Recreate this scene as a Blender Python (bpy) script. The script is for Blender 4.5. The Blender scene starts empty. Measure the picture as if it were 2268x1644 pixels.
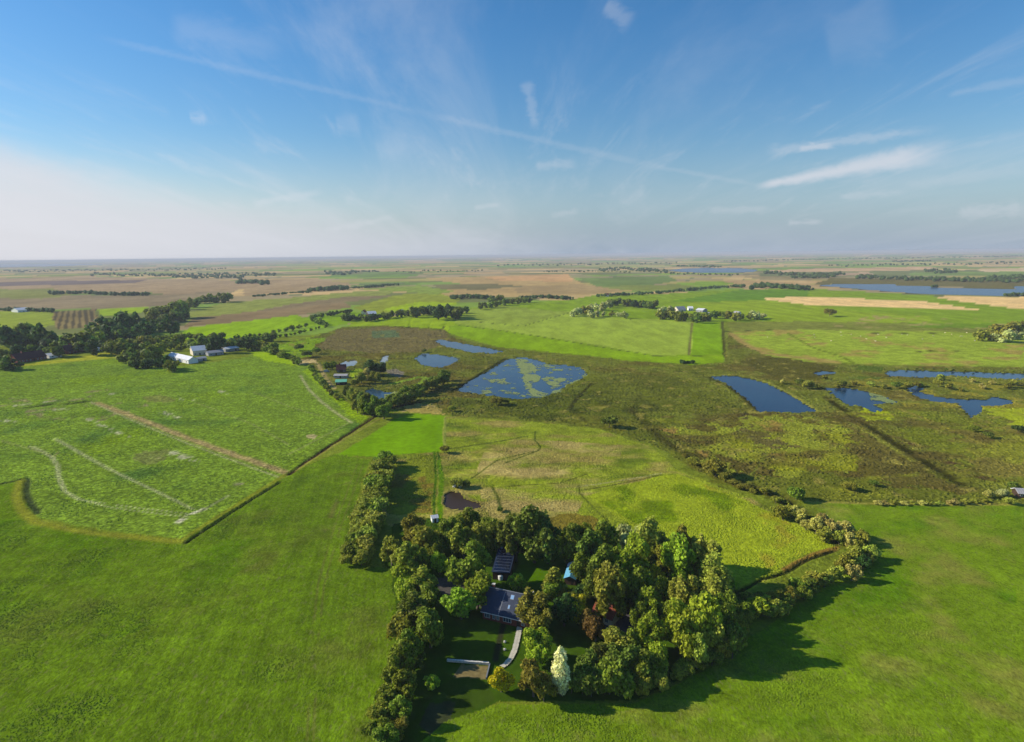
import bpy, math, random
import numpy as np
from mathutils import Matrix, Vector

scn = bpy.context.scene
col = scn.collection
random.seed(7)
rng = np.random.default_rng(7)
R = math.radians

# ------------------------------------------------------------------ camera
F_PX, W_PX, H_PX = 600.0, 1024.0, 742.0
CAM_H, PITCH, ROLL = 100.0, R(10.95), R(-0.66)
cam_d = bpy.data.cameras.new('camera')
cam_d.sensor_width = 36.0
cam_d.lens = 36.0 * F_PX / W_PX
cam_d.clip_start = 1.0
cam_d.clip_end = 150000.0
cam = bpy.data.objects.new('camera', cam_d)
col.objects.link(cam)
CAM_M = Matrix.Rotation(math.pi / 2 - PITCH, 3, 'X') @ Matrix.Rotation(ROLL, 3, 'Z')
cam.matrix_world = Matrix.Translation((0, 0, CAM_H)) @ CAM_M.to_4x4()
scn.camera = cam

# ------------------------------------------------------------------ light
SUN_EL, SUN_AZ = R(27.0), R(-82.0)          # azimuth from +Y (view direction) towards +X
sun_dir = Vector((math.sin(SUN_AZ) * math.cos(SUN_EL), math.cos(SUN_AZ) * math.cos(SUN_EL), math.sin(SUN_EL)))
sun_d = bpy.data.lights.new('sun', 'SUN')
sun_d.energy = 4.6
sun_d.angle = R(0.53)
sun_d.color = (1.0, 0.90, 0.74)
sun = bpy.data.objects.new('sun', sun_d)
sun.rotation_euler = sun_dir.to_track_quat('Z', 'Y').to_euler()
sun.location = (-400, 100, 400)
col.objects.link(sun)
SKY_STRENGTH = 0.093
EXPOSURE = 0.45
HAZE = 8.5e-5
vs = scn.view_settings
vs.view_transform = 'Standard'
vs.look = 'None'
vs.exposure = EXPOSURE
vs.gamma = 1.0
vs.use_curve_mapping = False
cy = scn.cycles
cy.use_denoising = True
cy.max_bounces = 6
cy.diffuse_bounces = 3
cy.glossy_bounces = 2
cy.transmission_bounces = 3
cy.transparent_max_bounces = 6
cy.volume_bounces = 0

# photo pixel (measured on a 2268 x 1644 copy) -> point on the plane z
SC = W_PX / 2268.0
CM = np.array(CAM_M)


def ray(x, y):
    d = CM @ np.array([(x * SC - W_PX / 2) / F_PX, (H_PX / 2 - y * SC) / F_PX, -1.0])
    return d


def G(x, y, z=0.0):
    d = ray(x, y)
    if d[2] > -0.0016:
        d[2] = -0.0016
    t = (z - CAM_H) / d[2]
    return np.array([d[0] * t, d[1] * t])


def GS(pts, z=0.0):
    return np.array([G(x, y, z) for x, y in pts])


def metres(x, y, n, z=0.0):
    """size in metres of n photo pixels at the ground point seen at x, y"""
    d = ray(x, y)
    if d[2] > -0.0016:
        d[2] = -0.0016
    t = (z - CAM_H) / d[2]
    return n * SC / F_PX * t


# ------------------------------------------------------------------ sky
wd = bpy.data.worlds.new('World')
scn.world = wd
wd.use_nodes = True
wn, wl = wd.node_tree.nodes, wd.node_tree.links
wn.clear()


class NT:
    """small helper that writes node trees"""
    def __init__(s, tree):
        s.n, s.l = tree.nodes, tree.links

    def node(s, typ, **kw):
        o = s.n.new(typ)
        for k, v in kw.items():
            if k.startswith('i_'):
                o.inputs[k[2:].replace('_', ' ')].default_value = v
            else:
                setattr(o, k, v)
        return o

    def val(s, v, sock):
        if isinstance(v, (int, float)):
            sock.default_value = v
        elif isinstance(v, tuple):
            sock.default_value = v
        else:
            s.l.new(v, sock)

    def m(s, op, a, b=0.0, c=0.0, clamp=False):
        o = s.n.new('ShaderNodeMath')
        o.operation = op
        o.use_clamp = clamp
        s.val(a, o.inputs[0]); s.val(b, o.inputs[1]); s.val(c, o.inputs[2])
        return o.outputs[0]

    def dot(s, a, v):
        o = s.n.new('ShaderNodeVectorMath')
        o.operation = 'DOT_PRODUCT'
        s.l.new(a, o.inputs[0])
        o.inputs[1].default_value = tuple(v)
        return o.outputs['Value']

    def mr(s, v, a, b, c=0.0, d=1.0, smooth=True):
        o = s.n.new('ShaderNodeMapRange')
        o.interpolation_type = 'SMOOTHSTEP' if smooth else 'LINEAR'
        s.l.new(v, o.inputs['Value'])
        for k, q in zip(('From Min', 'From Max', 'To Min', 'To Max'), (a, b, c, d)):
            s.val(q, o.inputs[k])
        return o.outputs[0]

    def noise(s, vec, scale, detail=4.0, rough=0.55, dist=0.0, dims='3D'):
        o = s.n.new('ShaderNodeTexNoise')
        o.noise_dimensions = dims
        s.l.new(vec, o.inputs['Vector'])
        o.inputs['Scale'].default_value = scale
        o.inputs['Detail'].default_value = detail
        o.inputs['Roughness'].default_value = rough
        o.inputs['Distortion'].default_value = dist
        return o.outputs[0]

    def mapping(s, vec, scale=(1, 1, 1), rot=(0, 0, 0), loc=(0, 0, 0)):
        o = s.n.new('ShaderNodeMapping')
        s.l.new(vec, o.inputs['Vector'])
        o.inputs['Scale'].default_value = scale
        o.inputs['Rotation'].default_value = rot
        o.inputs['Location'].default_value = loc
        return o.outputs[0]

    def mix(s, fac, a, b, typ='MIX'):
        o = s.n.new('ShaderNodeMix')
        o.data_type = 'RGBA'
        o.blend_type = typ
        s.val(fac, o.inputs[0])
        s.val(a, o.inputs[6]); s.val(b, o.inputs[7])
        return o.outputs[2]


wt = NT(wd.node_tree)
tc = wt.node('ShaderNodeTexCoord')
DIR = tc.outputs['Generated']
sky = wt.node('ShaderNodeTexSky', sky_type='NISHITA', sun_disc=False, sun_elevation=SUN_EL, sun_rotation=SUN_AZ,
              altitude=60.0, air_density=1.0, dust_density=0.15, ozone_density=1.6)
SKYC = sky.outputs[0]


def sdir(x, y):
    v = ray(x, y)
    return Vector(v).normalized()


def streak(x0, y0, x1, y1, w0, w1, amount, nscale=30.0, edge=0.55, power=1.0):
    """thin cloud between two sky directions, w = half width in photo pixels at both ends"""
    a, b = sdir(x0, y0), sdir(x1, y1)
    n = a.cross(b).normalized()
    u = (b - a)
    L2 = u.length_squared
    uu = wt.m('DIVIDE', wt.m('SUBTRACT', wt.dot(DIR, u), a.dot(u)), L2)
    px = SC / F_PX
    wid = wt.mr(uu, 0.0, 1.0, w0 * px, w1 * px, smooth=False)
    q = wt.m('DIVIDE', wt.m('ABSOLUTE', wt.dot(DIR, n)), wid)
    nz = wt.noise(wt.mapping(DIR, (1, 1, 2.2)), nscale, 6.0, 0.62, 0.6)
    q = wt.m('ADD', q, wt.m('MULTIPLY', wt.m('SUBTRACT', nz, 0.5), 2.2 * edge))
    fall = wt.mr(q, 1.0, 0.0)
    ends = wt.m('MULTIPLY', wt.mr(uu, -0.04, 0.10), wt.mr(uu, 1.06, 0.72))
    front = wt.mr(wt.dot(DIR, a), 0.2, 0.4)
    f = wt.m('MULTIPLY', wt.m('MULTIPLY', fall, ends), wt.m('MULTIPLY', front, amount))
    return f


parts = [
    # x0,y0,x1,y1,w0,w1,amount
    streak(1680, 412, 2110, 330, 9, 34, 0.74, 26, 0.45),          # bright wedge right
    streak(1700, 335, 2080, 285, 14, 10, 0.26, 40, 0.9),
    streak(1770, 328, 1850, 322, 9, 9, 0.40, 60, 0.8),
    streak(230, 85, 1000, 265, 9, 10, 0.085, 60, 0.7),             # contrail
    streak(960, 256, 1480, 375, 11, 10, 0.11, 60, 0.7),
    streak(1440, 366, 1700, 414, 8, 7, 0.11, 60, 0.7),
    # smaller wisps
    streak(1165, 180, 1188, 290, 17.5, 12.5, 0.18, 30, 0.95),
    streak(1185, 368, 1280, 362, 15, 15, 0.21, 40, 0.95),
    streak(1340, 10, 1400, 55, 17.5, 25, 0.18, 25, 0.95),
    streak(420, 262, 460, 262, 15, 15, 0.22, 60, 0.95),
    streak(830, 330, 910, 320, 37.5, 37.5, 0.10, 14, 0.85),
    streak(745, 280, 800, 275, 27.5, 27.5, 0.10, 20, 0.85),
    streak(560, 452, 720, 424, 12.5, 11.25, 0.24, 40, 0.95),
    streak(720, 510, 880, 480, 11.25, 10, 0.21, 40, 0.95),
    streak(1050, 462, 1110, 450, 7.5, 7.5, 0.20, 50, 0.95),
    streak(1220, 476, 1285, 468, 10, 8.75, 0.18, 50, 0.95),
    streak(1570, 466, 1720, 462, 10, 10, 0.18, 50, 0.95),
    streak(1745, 495, 1825, 490, 7.5, 7.5, 0.27, 60, 0.95),
    streak(2120, 472, 2290, 462, 15, 17.5, 0.27, 50, 1.05),
    streak(1860, 436, 2010, 424, 8.75, 10, 0.19, 50, 0.95),
    streak(2100, 210, 2330, 165, 6.25, 15, 0.13, 40, 0.75),
    streak(2000, 410, 2330, 370, 12.5, 22.5, 0.14, 30, 0.85),
    streak(1830, 100, 1990, 40, 50, 75, 0.08, 12, 0.85),
    streak(380, 60, 640, 110, 37.5, 50, 0.11, 14, 0.85),
]
# veil of high cloud, thick low in the sky on the sunny side, thin wisps elsewhere
sx = wt.node('ShaderNodeSeparateXYZ')
wt.l.new(DIR, sx.inputs[0])
zc = wt.m('MAXIMUM', sx.outputs[2], 0.0)
den = wt.m('ADD', zc, 0.12)
pl = wt.node('ShaderNodeCombineXYZ')
wt.l.new(wt.m('DIVIDE', sx.outputs[0], den), pl.inputs[0])
wt.l.new(wt.m('DIVIDE', sx.outputs[1], den), pl.inputs[1])
pv = pl.outputs[0]
sunside = wt.dot(DIR, (math.sin(SUN_AZ), math.cos(SUN_AZ), 0.0))
bank_n = wt.noise(wt.mapping(pv, (0.55, 0.22, 1), (0, 0, 0.5)), 1.1, 6.0, 0.6, 0.5)
bank_e = wt.m('ADD', zc, wt.m('MULTIPLY', wt.m('SUBTRACT', bank_n, 0.5), 0.17))
bank_top = wt.mr(sunside, 0.10, 0.75, 0.02, 0.135, smooth=False)
bank = wt.mr(wt.m('SUBTRACT', bank_e, bank_top), 0.025, -0.05)
bank = wt.m('MULTIPLY', bank, wt.mr(sunside, -0.05, 0.65, 0.30, 0.86))
wisp_n = wt.noise(wt.mapping(pv, (1.4, 0.35, 1), (0, 0, 0.85)), 0.9, 7.0, 0.62, 0.8)
wisp = wt.m('MULTIPLY', wt.mr(wisp_n, 0.44, 0.78), wt.mr(sunside, -0.6, 0.8, 0.13, 0.30))
fine_n = wt.noise(wt.mapping(pv, (3.2, 0.7, 1), (0, 0, 1.1), (4, 2, 0)), 1.3, 8.0, 0.66, 0.5)
fine = wt.m('MULTIPLY', wt.m('MULTIPLY', wt.mr(fine_n, 0.50, 0.76), wt.m('MULTIPLY', wt.mr(zc, 0.34, 0.14), wt.mr(zc, 0.02, 0.10))), 0.24)
low_haze = wt.mr(zc, 0.19, -0.03, 0.0, 0.96)
one = 1.0
for f in parts + [wisp, fine]:
    one = wt.m('MULTIPLY', one, wt.m('SUBTRACT', 1.0, f))
wisps = wt.m('SUBTRACT', 1.0, one, clamp=True)
side = wt.mr(sunside, 0.0, 0.72, smooth=False)
# air near the horizon: grey blue away from the sun, milky towards it
air = wt.mix(side, (2.25, 3.05, 4.3, 1), (4.9, 5.15, 5.7, 1))
cloud = wt.mix(side, (5.4, 5.6, 6.1, 1), (6.3, 6.4, 6.9, 1))
hsv = wt.node('ShaderNodeHueSaturation')
hsv.inputs['Hue'].default_value = 0.503
hsv.inputs['Saturation'].default_value = 1.38
hsv.inputs['Value'].default_value = 1.08
wt.l.new(SKYC, hsv.inputs['Color'])
lowdim = wt.mr(zc, 0.04, 0.34, 0.80, 1.0)
skyc = wt.mix(low_haze, wt.mix(1.0, hsv.outputs[0], lowdim, 'MULTIPLY'), air)
skyc = wt.mix(bank, skyc, wt.mix(side, (4.4, 4.8, 5.5, 1), (5.7, 5.75, 6.2, 1)))
skyc = wt.mix(wisps, skyc, cloud)
bg = wt.node('ShaderNodeBackground')
bg.inputs['Strength'].default_value = SKY_STRENGTH
wt.l.new(skyc, bg.inputs['Color'])
wo = wt.node('ShaderNodeOutputWorld')
wt.l.new(bg.outputs[0], wo.inputs['Surface'])


# ------------------------------------------------------------------ helpers
def s2l(c):
    c = np.asarray(c, float) / 255.0
    return np.where(c <= 0.04045, c / 12.92, ((c + 0.055) / 1.055) ** 2.4)


def tag(o, label=None, cat=None, group=None, kind=None):
    if label: o['label'] = label
    if cat: o['category'] = cat
    if group: o['group'] = group
    if kind: o['kind'] = kind
    return o


def link(o, parent=None):
    col.objects.link(o)
    if parent is not None:
        o.parent = parent
    return o


def mesh(name, verts, faces, mats=(), smooth=False):
    me = bpy.data.meshes.new(name)
    me.from_pydata([tuple(map(float, v)) for v in verts], [], [tuple(int(i) for i in f) for f in faces])
    for m in mats:
        me.materials.append(m)
    if smooth:
        me.polygons.foreach_set('use_smooth', [True] * len(me.polygons))
    me.update()
    return me


def mesh_np(name, V, Fq, mats=(), smooth=False, colors=None):
    """fast mesh from numpy arrays, Fq is (n, 3) or (n, 4)"""
    me = bpy.data.meshes.new(name)
    n, k = Fq.shape
    me.vertices.add(len(V))
    me.vertices.foreach_set('co', np.ascontiguousarray(V, dtype=np.float32).ravel())
    me.loops.add(n * k)
    me.loops.foreach_set('vertex_index', np.ascontiguousarray(Fq, dtype=np.int32).ravel())
    me.polygons.add(n)
    me.polygons.foreach_set('loop_start', np.arange(0, n * k, k, dtype=np.int32))
    me.polygons.foreach_set('use_smooth', np.full(n, bool(smooth)))
    if colors is not None:
        a = me.color_attributes.new('Col', 'FLOAT_COLOR', 'POINT')
        c4 = np.ones((len(V), 4), dtype=np.float32)
        c4[:, :3] = colors
        a.data.foreach_set('color', c4.ravel())
    for m in mats:
        me.materials.append(m)
    me.update(calc_edges=True)
    me.validate()
    return me


def new_mat(name):
    m = bpy.data.materials.new(name)
    m.use_nodes = True
    t = NT(m.node_tree)
    b = m.node_tree.nodes['Principled BSDF']
    return m, t, b


# value noise for the terrain colours
def vnoise(P, scale, seed=0):
    q = P / scale
    i = np.floor(q).astype(np.int64)
    f = q - i
    f = f * f * (3 - 2 * f)

    def h(a, b):
        n = (a * 374761393 + b * 668265263 + seed * 1442695041) & 0xFFFFFFFF
        n = ((n ^ (n >> 13)) * 1274126177) & 0xFFFFFFFF
        n = (n ^ (n >> 16)) & 0xFFFFFFFF
        return n / 4294967295.0
    a, b = i[:, 0], i[:, 1]
    top = h(a, b) * (1 - f[:, 0]) + h(a + 1, b) * f[:, 0]
    bot = h(a, b + 1) * (1 - f[:, 0]) + h(a + 1, b + 1) * f[:, 0]
    return top * (1 - f[:, 1]) + bot * f[:, 1]


def fbm(P, scale, seed=0, oct=3):
    s, a, t = 0.0, 1.0, 0.0
    for k in range(oct):
        s = s + a * vnoise(P, scale / 2 ** k, seed + 17 * k)
        t += a
        a *= 0.55
    return s / t


def inside(P, poly):
    x, y = P[:, 0], P[:, 1]
    lo, hi = poly.min(0), poly.max(0)
    m = np.where((x >= lo[0]) & (x <= hi[0]) & (y >= lo[1]) & (y <= hi[1]))[0]
    r = np.zeros(len(P), bool)
    if not len(m):
        return r
    px, py = x[m], y[m]
    c = np.zeros(len(m), bool)
    j = len(poly) - 1
    for i in range(len(poly)):
        xi, yi = poly[i]; xj, yj = poly[j]
        if yi != yj:
            k = ((yi > py) != (yj > py)) & (px < (xj - xi) * (py - yi) / (yj - yi) + xi)
            c ^= k
        j = i
    r[m] = c
    return r


def dist_line(P, pts):
    d = np.full(len(P), 1e9)
    for a, b in zip(pts[:-1], pts[1:]):
        u = b - a
        L = float(u @ u) + 1e-9
        t = np.clip(((P - a) @ u) / L, 0, 1)
        q = P - (a + t[:, None] * u)
        d = np.minimum(d, np.hypot(q[:, 0], q[:, 1]))
    return d
# ------------------------------------------------------------------ the land
K = 0.86      # sunlit photo colour -> albedo
PONDS = {
    'big': [(1010, 866), (1030, 850), (1080, 822), (1125, 795), (1155, 791), (1180, 795), (1215, 806), (1250, 808), (1290, 815), (1300, 828), (1285, 842), (1255, 852), (1240, 868), (1195, 880), (1150, 884), (1080, 874)],
    'middle': [(920, 793), (935, 783), (970, 785), (1022, 794), (1005, 803), (978, 814), (935, 808)],
    'long': [(962, 755), (978, 752), (1040, 763), (1118, 778), (1088, 782), (1040, 779), (985, 766)],
    'wedge': [(1572, 833), (1625, 832), (1665, 840), (1700, 850), (1745, 872), (1808, 910), (1765, 914), (1680, 910), (1652, 882), (1615, 852)],
    'reedy': [(1826, 858), (1865, 859), (1915, 865), (1950, 876), (1990, 892), (1955, 893), (1935, 896), (1960, 907), (1935, 912), (1905, 900), (1868, 893), (1845, 875)],
    'crooked': [(2004, 858), (2030, 855), (2050, 862), (2035, 866), (2080, 880), (2130, 884), (2185, 884), (2195, 879), (2225, 882), (2245, 890), (2225, 897), (2180, 899), (2172, 916), (2152, 922), (2135, 908), (2120, 893), (2075, 890), (2030, 878)],
    'reach': [(1962, 822), (2010, 819), (2050, 821), (2120, 823), (2268, 827), (2420, 832), (2420, 846), (2268, 839), (2180, 836), (2100, 831), (2050, 835), (1972, 832)],
    'puddle': [(1800, 824), (1830, 821), (1852, 823), (1848, 828), (1810, 829)],
    'farm': [(986, 1096), (1000, 1089), (1020, 1090), (1034, 1104), (1068, 1113), (1066, 1124), (1040, 1129), (1000, 1127), (986, 1114)],
    'duck': [(806, 864), (825, 860), (850, 867), (872, 868), (862, 880), (848, 888), (834, 884), (818, 872)],
    'pale': [(748, 811), (758, 801), (792, 797), (790, 806), (766, 813)],
    'slim': [(842, 801), (846, 789), (859, 786), (860, 798), (851, 804)],
    'lake': [(1812, 632), (1850, 629), (1900, 629), (1960, 630), (2050, 635), (2150, 639), (2235, 641), (2258, 639), (2240, 634), (2300, 632), (2480, 630), (2480, 655), (2268, 655), (2200, 655), (2100, 653), (2020, 649), (1930, 642), (1860, 636)],
    'mere': [(1480, 599), (1510, 595), (1560, 593), (1640, 594), (1680, 598), (1670, 602), (1620, 604), (1560, 604), (1510, 602)],
    'bay': [(-200, 586), (0, 585), (140, 584), (240, 586), (140, 589), (0, 592), (-200, 594)],
}
PW = {k: GS(v) for k, v in PONDS.items()}

OPS = []          # (type, pts, colour, options)


def yel(c):
    # photo greens lean to yellow
    r, g, b_ = c
    if g > r + 10:
        r2 = min(255, r * 1.06)
        return (r2, r2 + (g - r) * 0.66, b_ + 6)
    return c


def poly(pts, c, region=None, warp=1.5, **kw):
    kk = {'meadow': 1.30, 'pasture': 1.06, 'crop_field': 1.15, 'grass_field': 1.36, 'marsh': 1.30, None: 1.08}.get(region, 1.0)
    OPS.append(('poly', GS(pts), s2l(yel(c)) * K * kk, dict(region=region, warp=warp, **kw)))


def line(pts, w, c, **kw):
    OPS.append(('line', GS(pts), s2l(yel(c)) * K, dict(w=w, **kw)))


def mottle(pts, c, scale, cut, **kw):
    """irregular patches of another plant cover inside a polygon"""
    OPS.append(('mottle', GS(pts), s2l(yel(c)) * K, dict(scale=scale, cut=cut, **kw)))


# rough grass under everything near
poly([(-3000, 2300), (-700, 780), (620, 745), (1000, 720), (1600, 712), (3000, 735), (4000, 2300)], (104, 122, 28), 'meadow', warp=1, vary=0.2, coarse=0.2)
# far fields, left
poly([(-300, 622), (200, 612), (530, 622), (545, 640), (420, 657), (330, 648), (0, 650), (-300, 655)], (170, 146, 108), warp=6)
poly([(-100, 628), (120, 622), (330, 620), (300, 626), (90, 632), (-100, 636)], (120, 106, 98), warp=6)
poly([(540, 640), (535, 622), (700, 618), (800, 630), (700, 642), (540, 656)], (168, 144, 104), warp=6)
poly([(-300, 650), (330, 655), (520, 643), (500, 661), (430, 670), (320, 682), (-300, 692)], (146, 130, 98), warp=6)
poly([(-100, 640), (120, 640), (160, 653), (90, 662), (-100, 660)], (138, 142, 70), warp=6)
poly([(-300, 692), (115, 688), (122, 718), (60, 735), (-300, 740)], (138, 160, 48), 'pasture', warp=2)
poly([(114, 689), (212, 686), (222, 726), (122, 728)], (142, 126, 80), warp=2, stripes=(214, 700, 222, 726, 9.0, (92, 84, 62)))
poly([(215, 686), (330, 679), (312, 692), (225, 701)], (140, 178, 36), 'pasture', warp=2)
poly([(420, 692), (500, 669), (640, 660), (760, 648), (890, 640), (850, 655), (640, 683), (520, 696), (410, 724)], (134, 146, 62), 'pasture', warp=2)
poly([(405, 724), (430, 704), (560, 690), (640, 682), (760, 668), (780, 680), (640, 701), (500, 716)], (140, 120, 84), warp=2)
poly([(560, 690), (640, 674), (760, 658), (870, 655), (780, 668), (640, 684)], (134, 118, 84), warp=3)
poly([(390, 748), (420, 724), (520, 714), (655, 698), (712, 720), (640, 730), (560, 752), (470, 765)], (134, 186, 10), 'pasture', warp=2, vary=0.10)
poly([(640, 707), (760, 690), (860, 696), (800, 712), (700, 728), (600, 752), (560, 756), (700, 722)], (120, 172, 14), 'pasture', warp=2)
poly([(780, 682), (870, 655), (960, 645), (1030, 655), (1010, 672), (940, 694), (830, 694)], (134, 148, 40), 'pasture', warp=3)
poly([(845, 685), (930, 668), (1020, 672), (945, 694), (870, 694)], (146, 182, 20), 'pasture', warp=3)
poly([(930, 616), (1250, 606), (1295, 630), (1410, 643), (1330, 652), (1000, 660), (960, 642), (1050, 632)], (182, 154, 98), warp=8)
poly([(1065, 614), (1258, 607), (1272, 624), (1110, 622)], (204, 160, 104), warp=6)
poly([(1130, 634), (1290, 630), (1400, 642), (1300, 652), (1150, 650)], (166, 142, 94), warp=8)
poly([(960, 630), (1080, 628), (1160, 634), (1060, 642), (970, 640)], (118, 112, 70), warp=8)
poly([(800, 640), (930, 632), (1010, 646), (960, 652), (880, 645)], (128, 156, 52), 'pasture', warp=5)
poly([(1280, 616), (1480, 610), (1500, 622), (1440, 632), (1320, 634)], (104, 136, 56), warp=6)
poly([(1320, 634), (1440, 632), (1560, 626), (1600, 634), (1480, 645), (1390, 644)], (130, 140, 62), warp=6)
poly([(1490, 628), (1580, 622), (1630, 628), (1560, 636)], (120, 164, 40), warp=6)
poly([(1600, 622), (1760, 616), (1840, 624), (1760, 632), (1640, 632)], (188, 158, 106), warp=6)
poly([(1640, 612), (1860, 612), (1900, 618), (1700, 622)], (150, 136, 92), warp=6)
poly([(1700, 598), (2060, 590), (2080, 596), (1720, 606)], (200, 166, 122), warp=10)
poly([(1680, 604), (2100, 598), (2120, 610), (1900, 614), (1680, 612)], (116, 124, 74), warp=10)
poly([(2160, 596), (2400, 590), (2400, 600), (2180, 602)], (206, 180, 134), warp=10)
poly([(2010, 604), (2300, 602), (2300, 612), (2020, 610)], (112, 146, 62), warp=10)
poly([(1800, 606), (1920, 603), (1940, 609), (1810, 612)], (188, 160, 124), warp=8)
poly([(1840, 616), (2420, 618), (2420, 640), (2268, 634), (2240, 640), (2060, 635), (1900, 629), (1800, 630)], (104, 98, 50), 'marsh', warp=6)
# pasture belt
poly([(990, 720), (1040, 682), (1120, 672), (1260, 664), (1340, 650), (1480, 650), (1640, 640), (1800, 640), (1900, 645), (2060, 655), (2500, 690), (2500, 740), (2060, 722), (1720, 712), (1600, 712), (1605, 800), (1400, 800), (1200, 765)], (122, 162, 22), 'pasture', warp=3)
poly([(1270, 700), (1300, 690), (1460, 690), (1480, 712), (1400, 712)], (118, 160, 16), 'pasture', warp=2)
poly([(1500, 690), (1540, 668), (1700, 660), (1900, 690), (2060, 700), (2060, 722), (1720, 712), (1690, 702)], (134, 166, 26), 'pasture', warp=4)
poly([(1480, 668), (1640, 642), (1790, 640), (1790, 660), (1600, 668)], (96, 154, 22), 'pasture', warp=4)
poly([(1680, 661), (1770, 657), (1900, 661), (2050, 668), (2190, 689), (2060, 684), (1930, 681), (1800, 677)], (238, 200, 132), warp=2, vary=0.06)
poly([(2060, 657), (2150, 655), (2500, 662), (2500, 700), (2300, 690), (2220, 680), (2130, 668)], (236, 198, 130), warp=2, vary=0.06)
poly([(1000, 716), (1052, 685), (1160, 690), (1265, 690), (1400, 706), (1532, 711), (1536, 786), (1450, 787), (1330, 766), (1200, 745), (1090, 728)], (142, 172, 50), 'pasture', warp=2, vary=0.16)
poly([(1045, 684), (1100, 676), (1262, 692), (1160, 720), (1010, 712)], (134, 160, 50), 'pasture', warp=2, vary=0.16)
line([(1040, 712), (1160, 722), (1262, 692)], 2.2, (84, 104, 30))
line([(1262, 692), (1330, 690), (1400, 708)], 2.0, (84, 104, 30))
line([(1000, 718), (1100, 731), (1200, 746), (1330, 768), (1450, 788), (1600, 788)], 2.4, (84, 116, 22), dz=-0.3)
line([(1205, 768), (1240, 752)], 2.4, (84, 124, 14))
poly([(640, 757), (760, 730), (900, 714), (1000, 717), (990, 736), (900, 726), (760, 724), (700, 745), (640, 764)], (138, 178, 12), 'pasture', warp=2)
poly([(990, 737), (1000, 719), (1100, 733), (1200, 748), (1330, 770), (1450, 790), (1603, 788), (1600, 802), (1540, 808), (1400, 798), (1200, 778), (1100, 768)], (124, 172, 8), 'pasture', warp=2, vary=0.14)
poly([(1537, 714), (1592, 716), (1602, 786), (1531, 786)], (118, 172, 8), 'pasture', warp=1, vary=0.10)
line([(1533, 714), (1526, 786)], 2.6, (120, 118, 56), dz=-0.3)
line([(1600, 712), (1606, 790)], 3.6, (80, 82, 28), dz=-0.3)
for x0, y0, x1, y1, ww in ((912, 706, 905, 728, 3.4), (956, 712, 940, 740, 2.0), (1002, 696, 975, 736, 3.2)):
    line([(x0, y0), (x1, y1)], ww, (76, 96, 22), dz=-0.5)
poly([(776, 708), (870, 700), (1012, 692), (1004, 722), (900, 722), (770, 735)], (136, 174, 18), 'pasture', warp=2)
# olive strip and meadow, right
poly([(1608, 712), (1720, 712), (2060, 716), (2500, 730), (2500, 745), (2060, 736), (1740, 732), (1620, 738)], (118, 124, 46), 'marsh', warp=3, vary=0.25)
poly([(2000, 716), (2290, 717), (2290, 728), (2030, 726)], (104, 150, 18), 'pasture', warp=3)
mottle([(1850, 700), (2060, 700), (2500, 716), (2500, 738), (1850, 724)], (172, 154, 92), 22, 0.58)
poly([(1612, 738), (1740, 730), (2060, 734), (2500, 750), (2500, 815), (2140, 812), (1900, 806), (1760, 802), (1680, 782)], (134, 160, 40), 'meadow', warp=3, vary=0.2)
mottle([(1620, 735), (1740, 730), (2060, 734), (2268, 750), (2268, 810), (2140, 812), (1900, 806), (1760, 802), (1680, 780)], (172, 152, 74), 24, 0.54)
line([(1618, 738), (1650, 762), (1690, 782), (1750, 790), (1850, 800)], 9.0, (176, 150, 82), soft=0.6)
line([(1745, 738), (1800, 770), (1870, 792), (1890, 804)], 3.0, (104, 128, 20), soft=0.5)
line([(1600, 734), (1740, 730), (1900, 738), (2080, 738)], 4.0, (84, 88, 36), soft=0.5)
line([(2210, 753), (2330, 758)], 3.0, (92, 96, 30), soft=0.5)
line([(2020, 780), (2060, 777), (2120, 778)], 3.5, (84, 82, 28), soft=0.8)
# marsh
MARSH = [(600, 765), (690, 748), (760, 724), (860, 722), (980, 728), (1010, 750), (1100, 770), (1200, 780), (1400, 800), (1545, 809), (1605, 802), (1612, 738), (1640, 760), (1690, 786), (1800, 803), (1900, 808), (2140, 813), (2500, 816), (2700, 1118), (2268, 1116), (2140, 1118), (1960, 1117), (1790, 1112), (1640, 1085), (1560, 1050), (1440, 985), (1330, 948), (1180, 932), (980, 920), (930, 905), (850, 910), (760, 885), (700, 815), (650, 795)]
MARSH_OPS0 = len(OPS)
poly(MARSH, (100, 106, 32), 'marsh', warp=3, vary=0.28, coarse=0.3)
mottle(MARSH, (110, 100, 40), 40, 0.50, soft=0.2)
mottle(MARSH, (118, 130, 40), 26, 0.55, soft=0.2)
poly([(600, 766), (690, 750), (760, 745), (700, 762), (690, 790), (650, 795)], (112, 154, 14), 'marsh', warp=2, vary=0.2)
poly([(745, 730), (860, 724), (985, 732), (1000, 760), (930, 780), (820, 782), (700, 772)], (110, 100, 56), 'marsh', warp=4, vary=0.16)
poly([(822, 734), (876, 732), (888, 746), (824, 748)], (86, 112, 62), 'marsh', warp=2, vary=0.3)
poly([(1300, 845), (1420, 830), (1570, 838), (1655, 905), (1500, 915), (1340, 905)], (94, 100, 28), 'marsh', warp=9, vary=0.30, coarse=0.25)
poly([(1180, 880), (1300, 850), (1340, 905), (1500, 920), (1450, 975), (1300, 930), (1180, 925), (1000, 905), (1010, 880)], (88, 96, 26), 'marsh', warp=9, vary=0.34)
poly([(1470, 960), (1560, 940), (1700, 925), (1840, 940), (1900, 1000), (1890, 1040), (1740, 1052), (1590, 1030)], (128, 134, 38), 'marsh', warp=20, vary=0.3)
mottle([(1400, 925), (1700, 915), (1900, 930), (1920, 1040), (1740, 1060), (1560, 1030)], (94, 84, 36), 16, 0.52)
mottle([(1460, 945), (1700, 930), (1800, 950), (1780, 1030), (1560, 1010)], (164, 136, 66), 15, 0.60)
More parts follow.
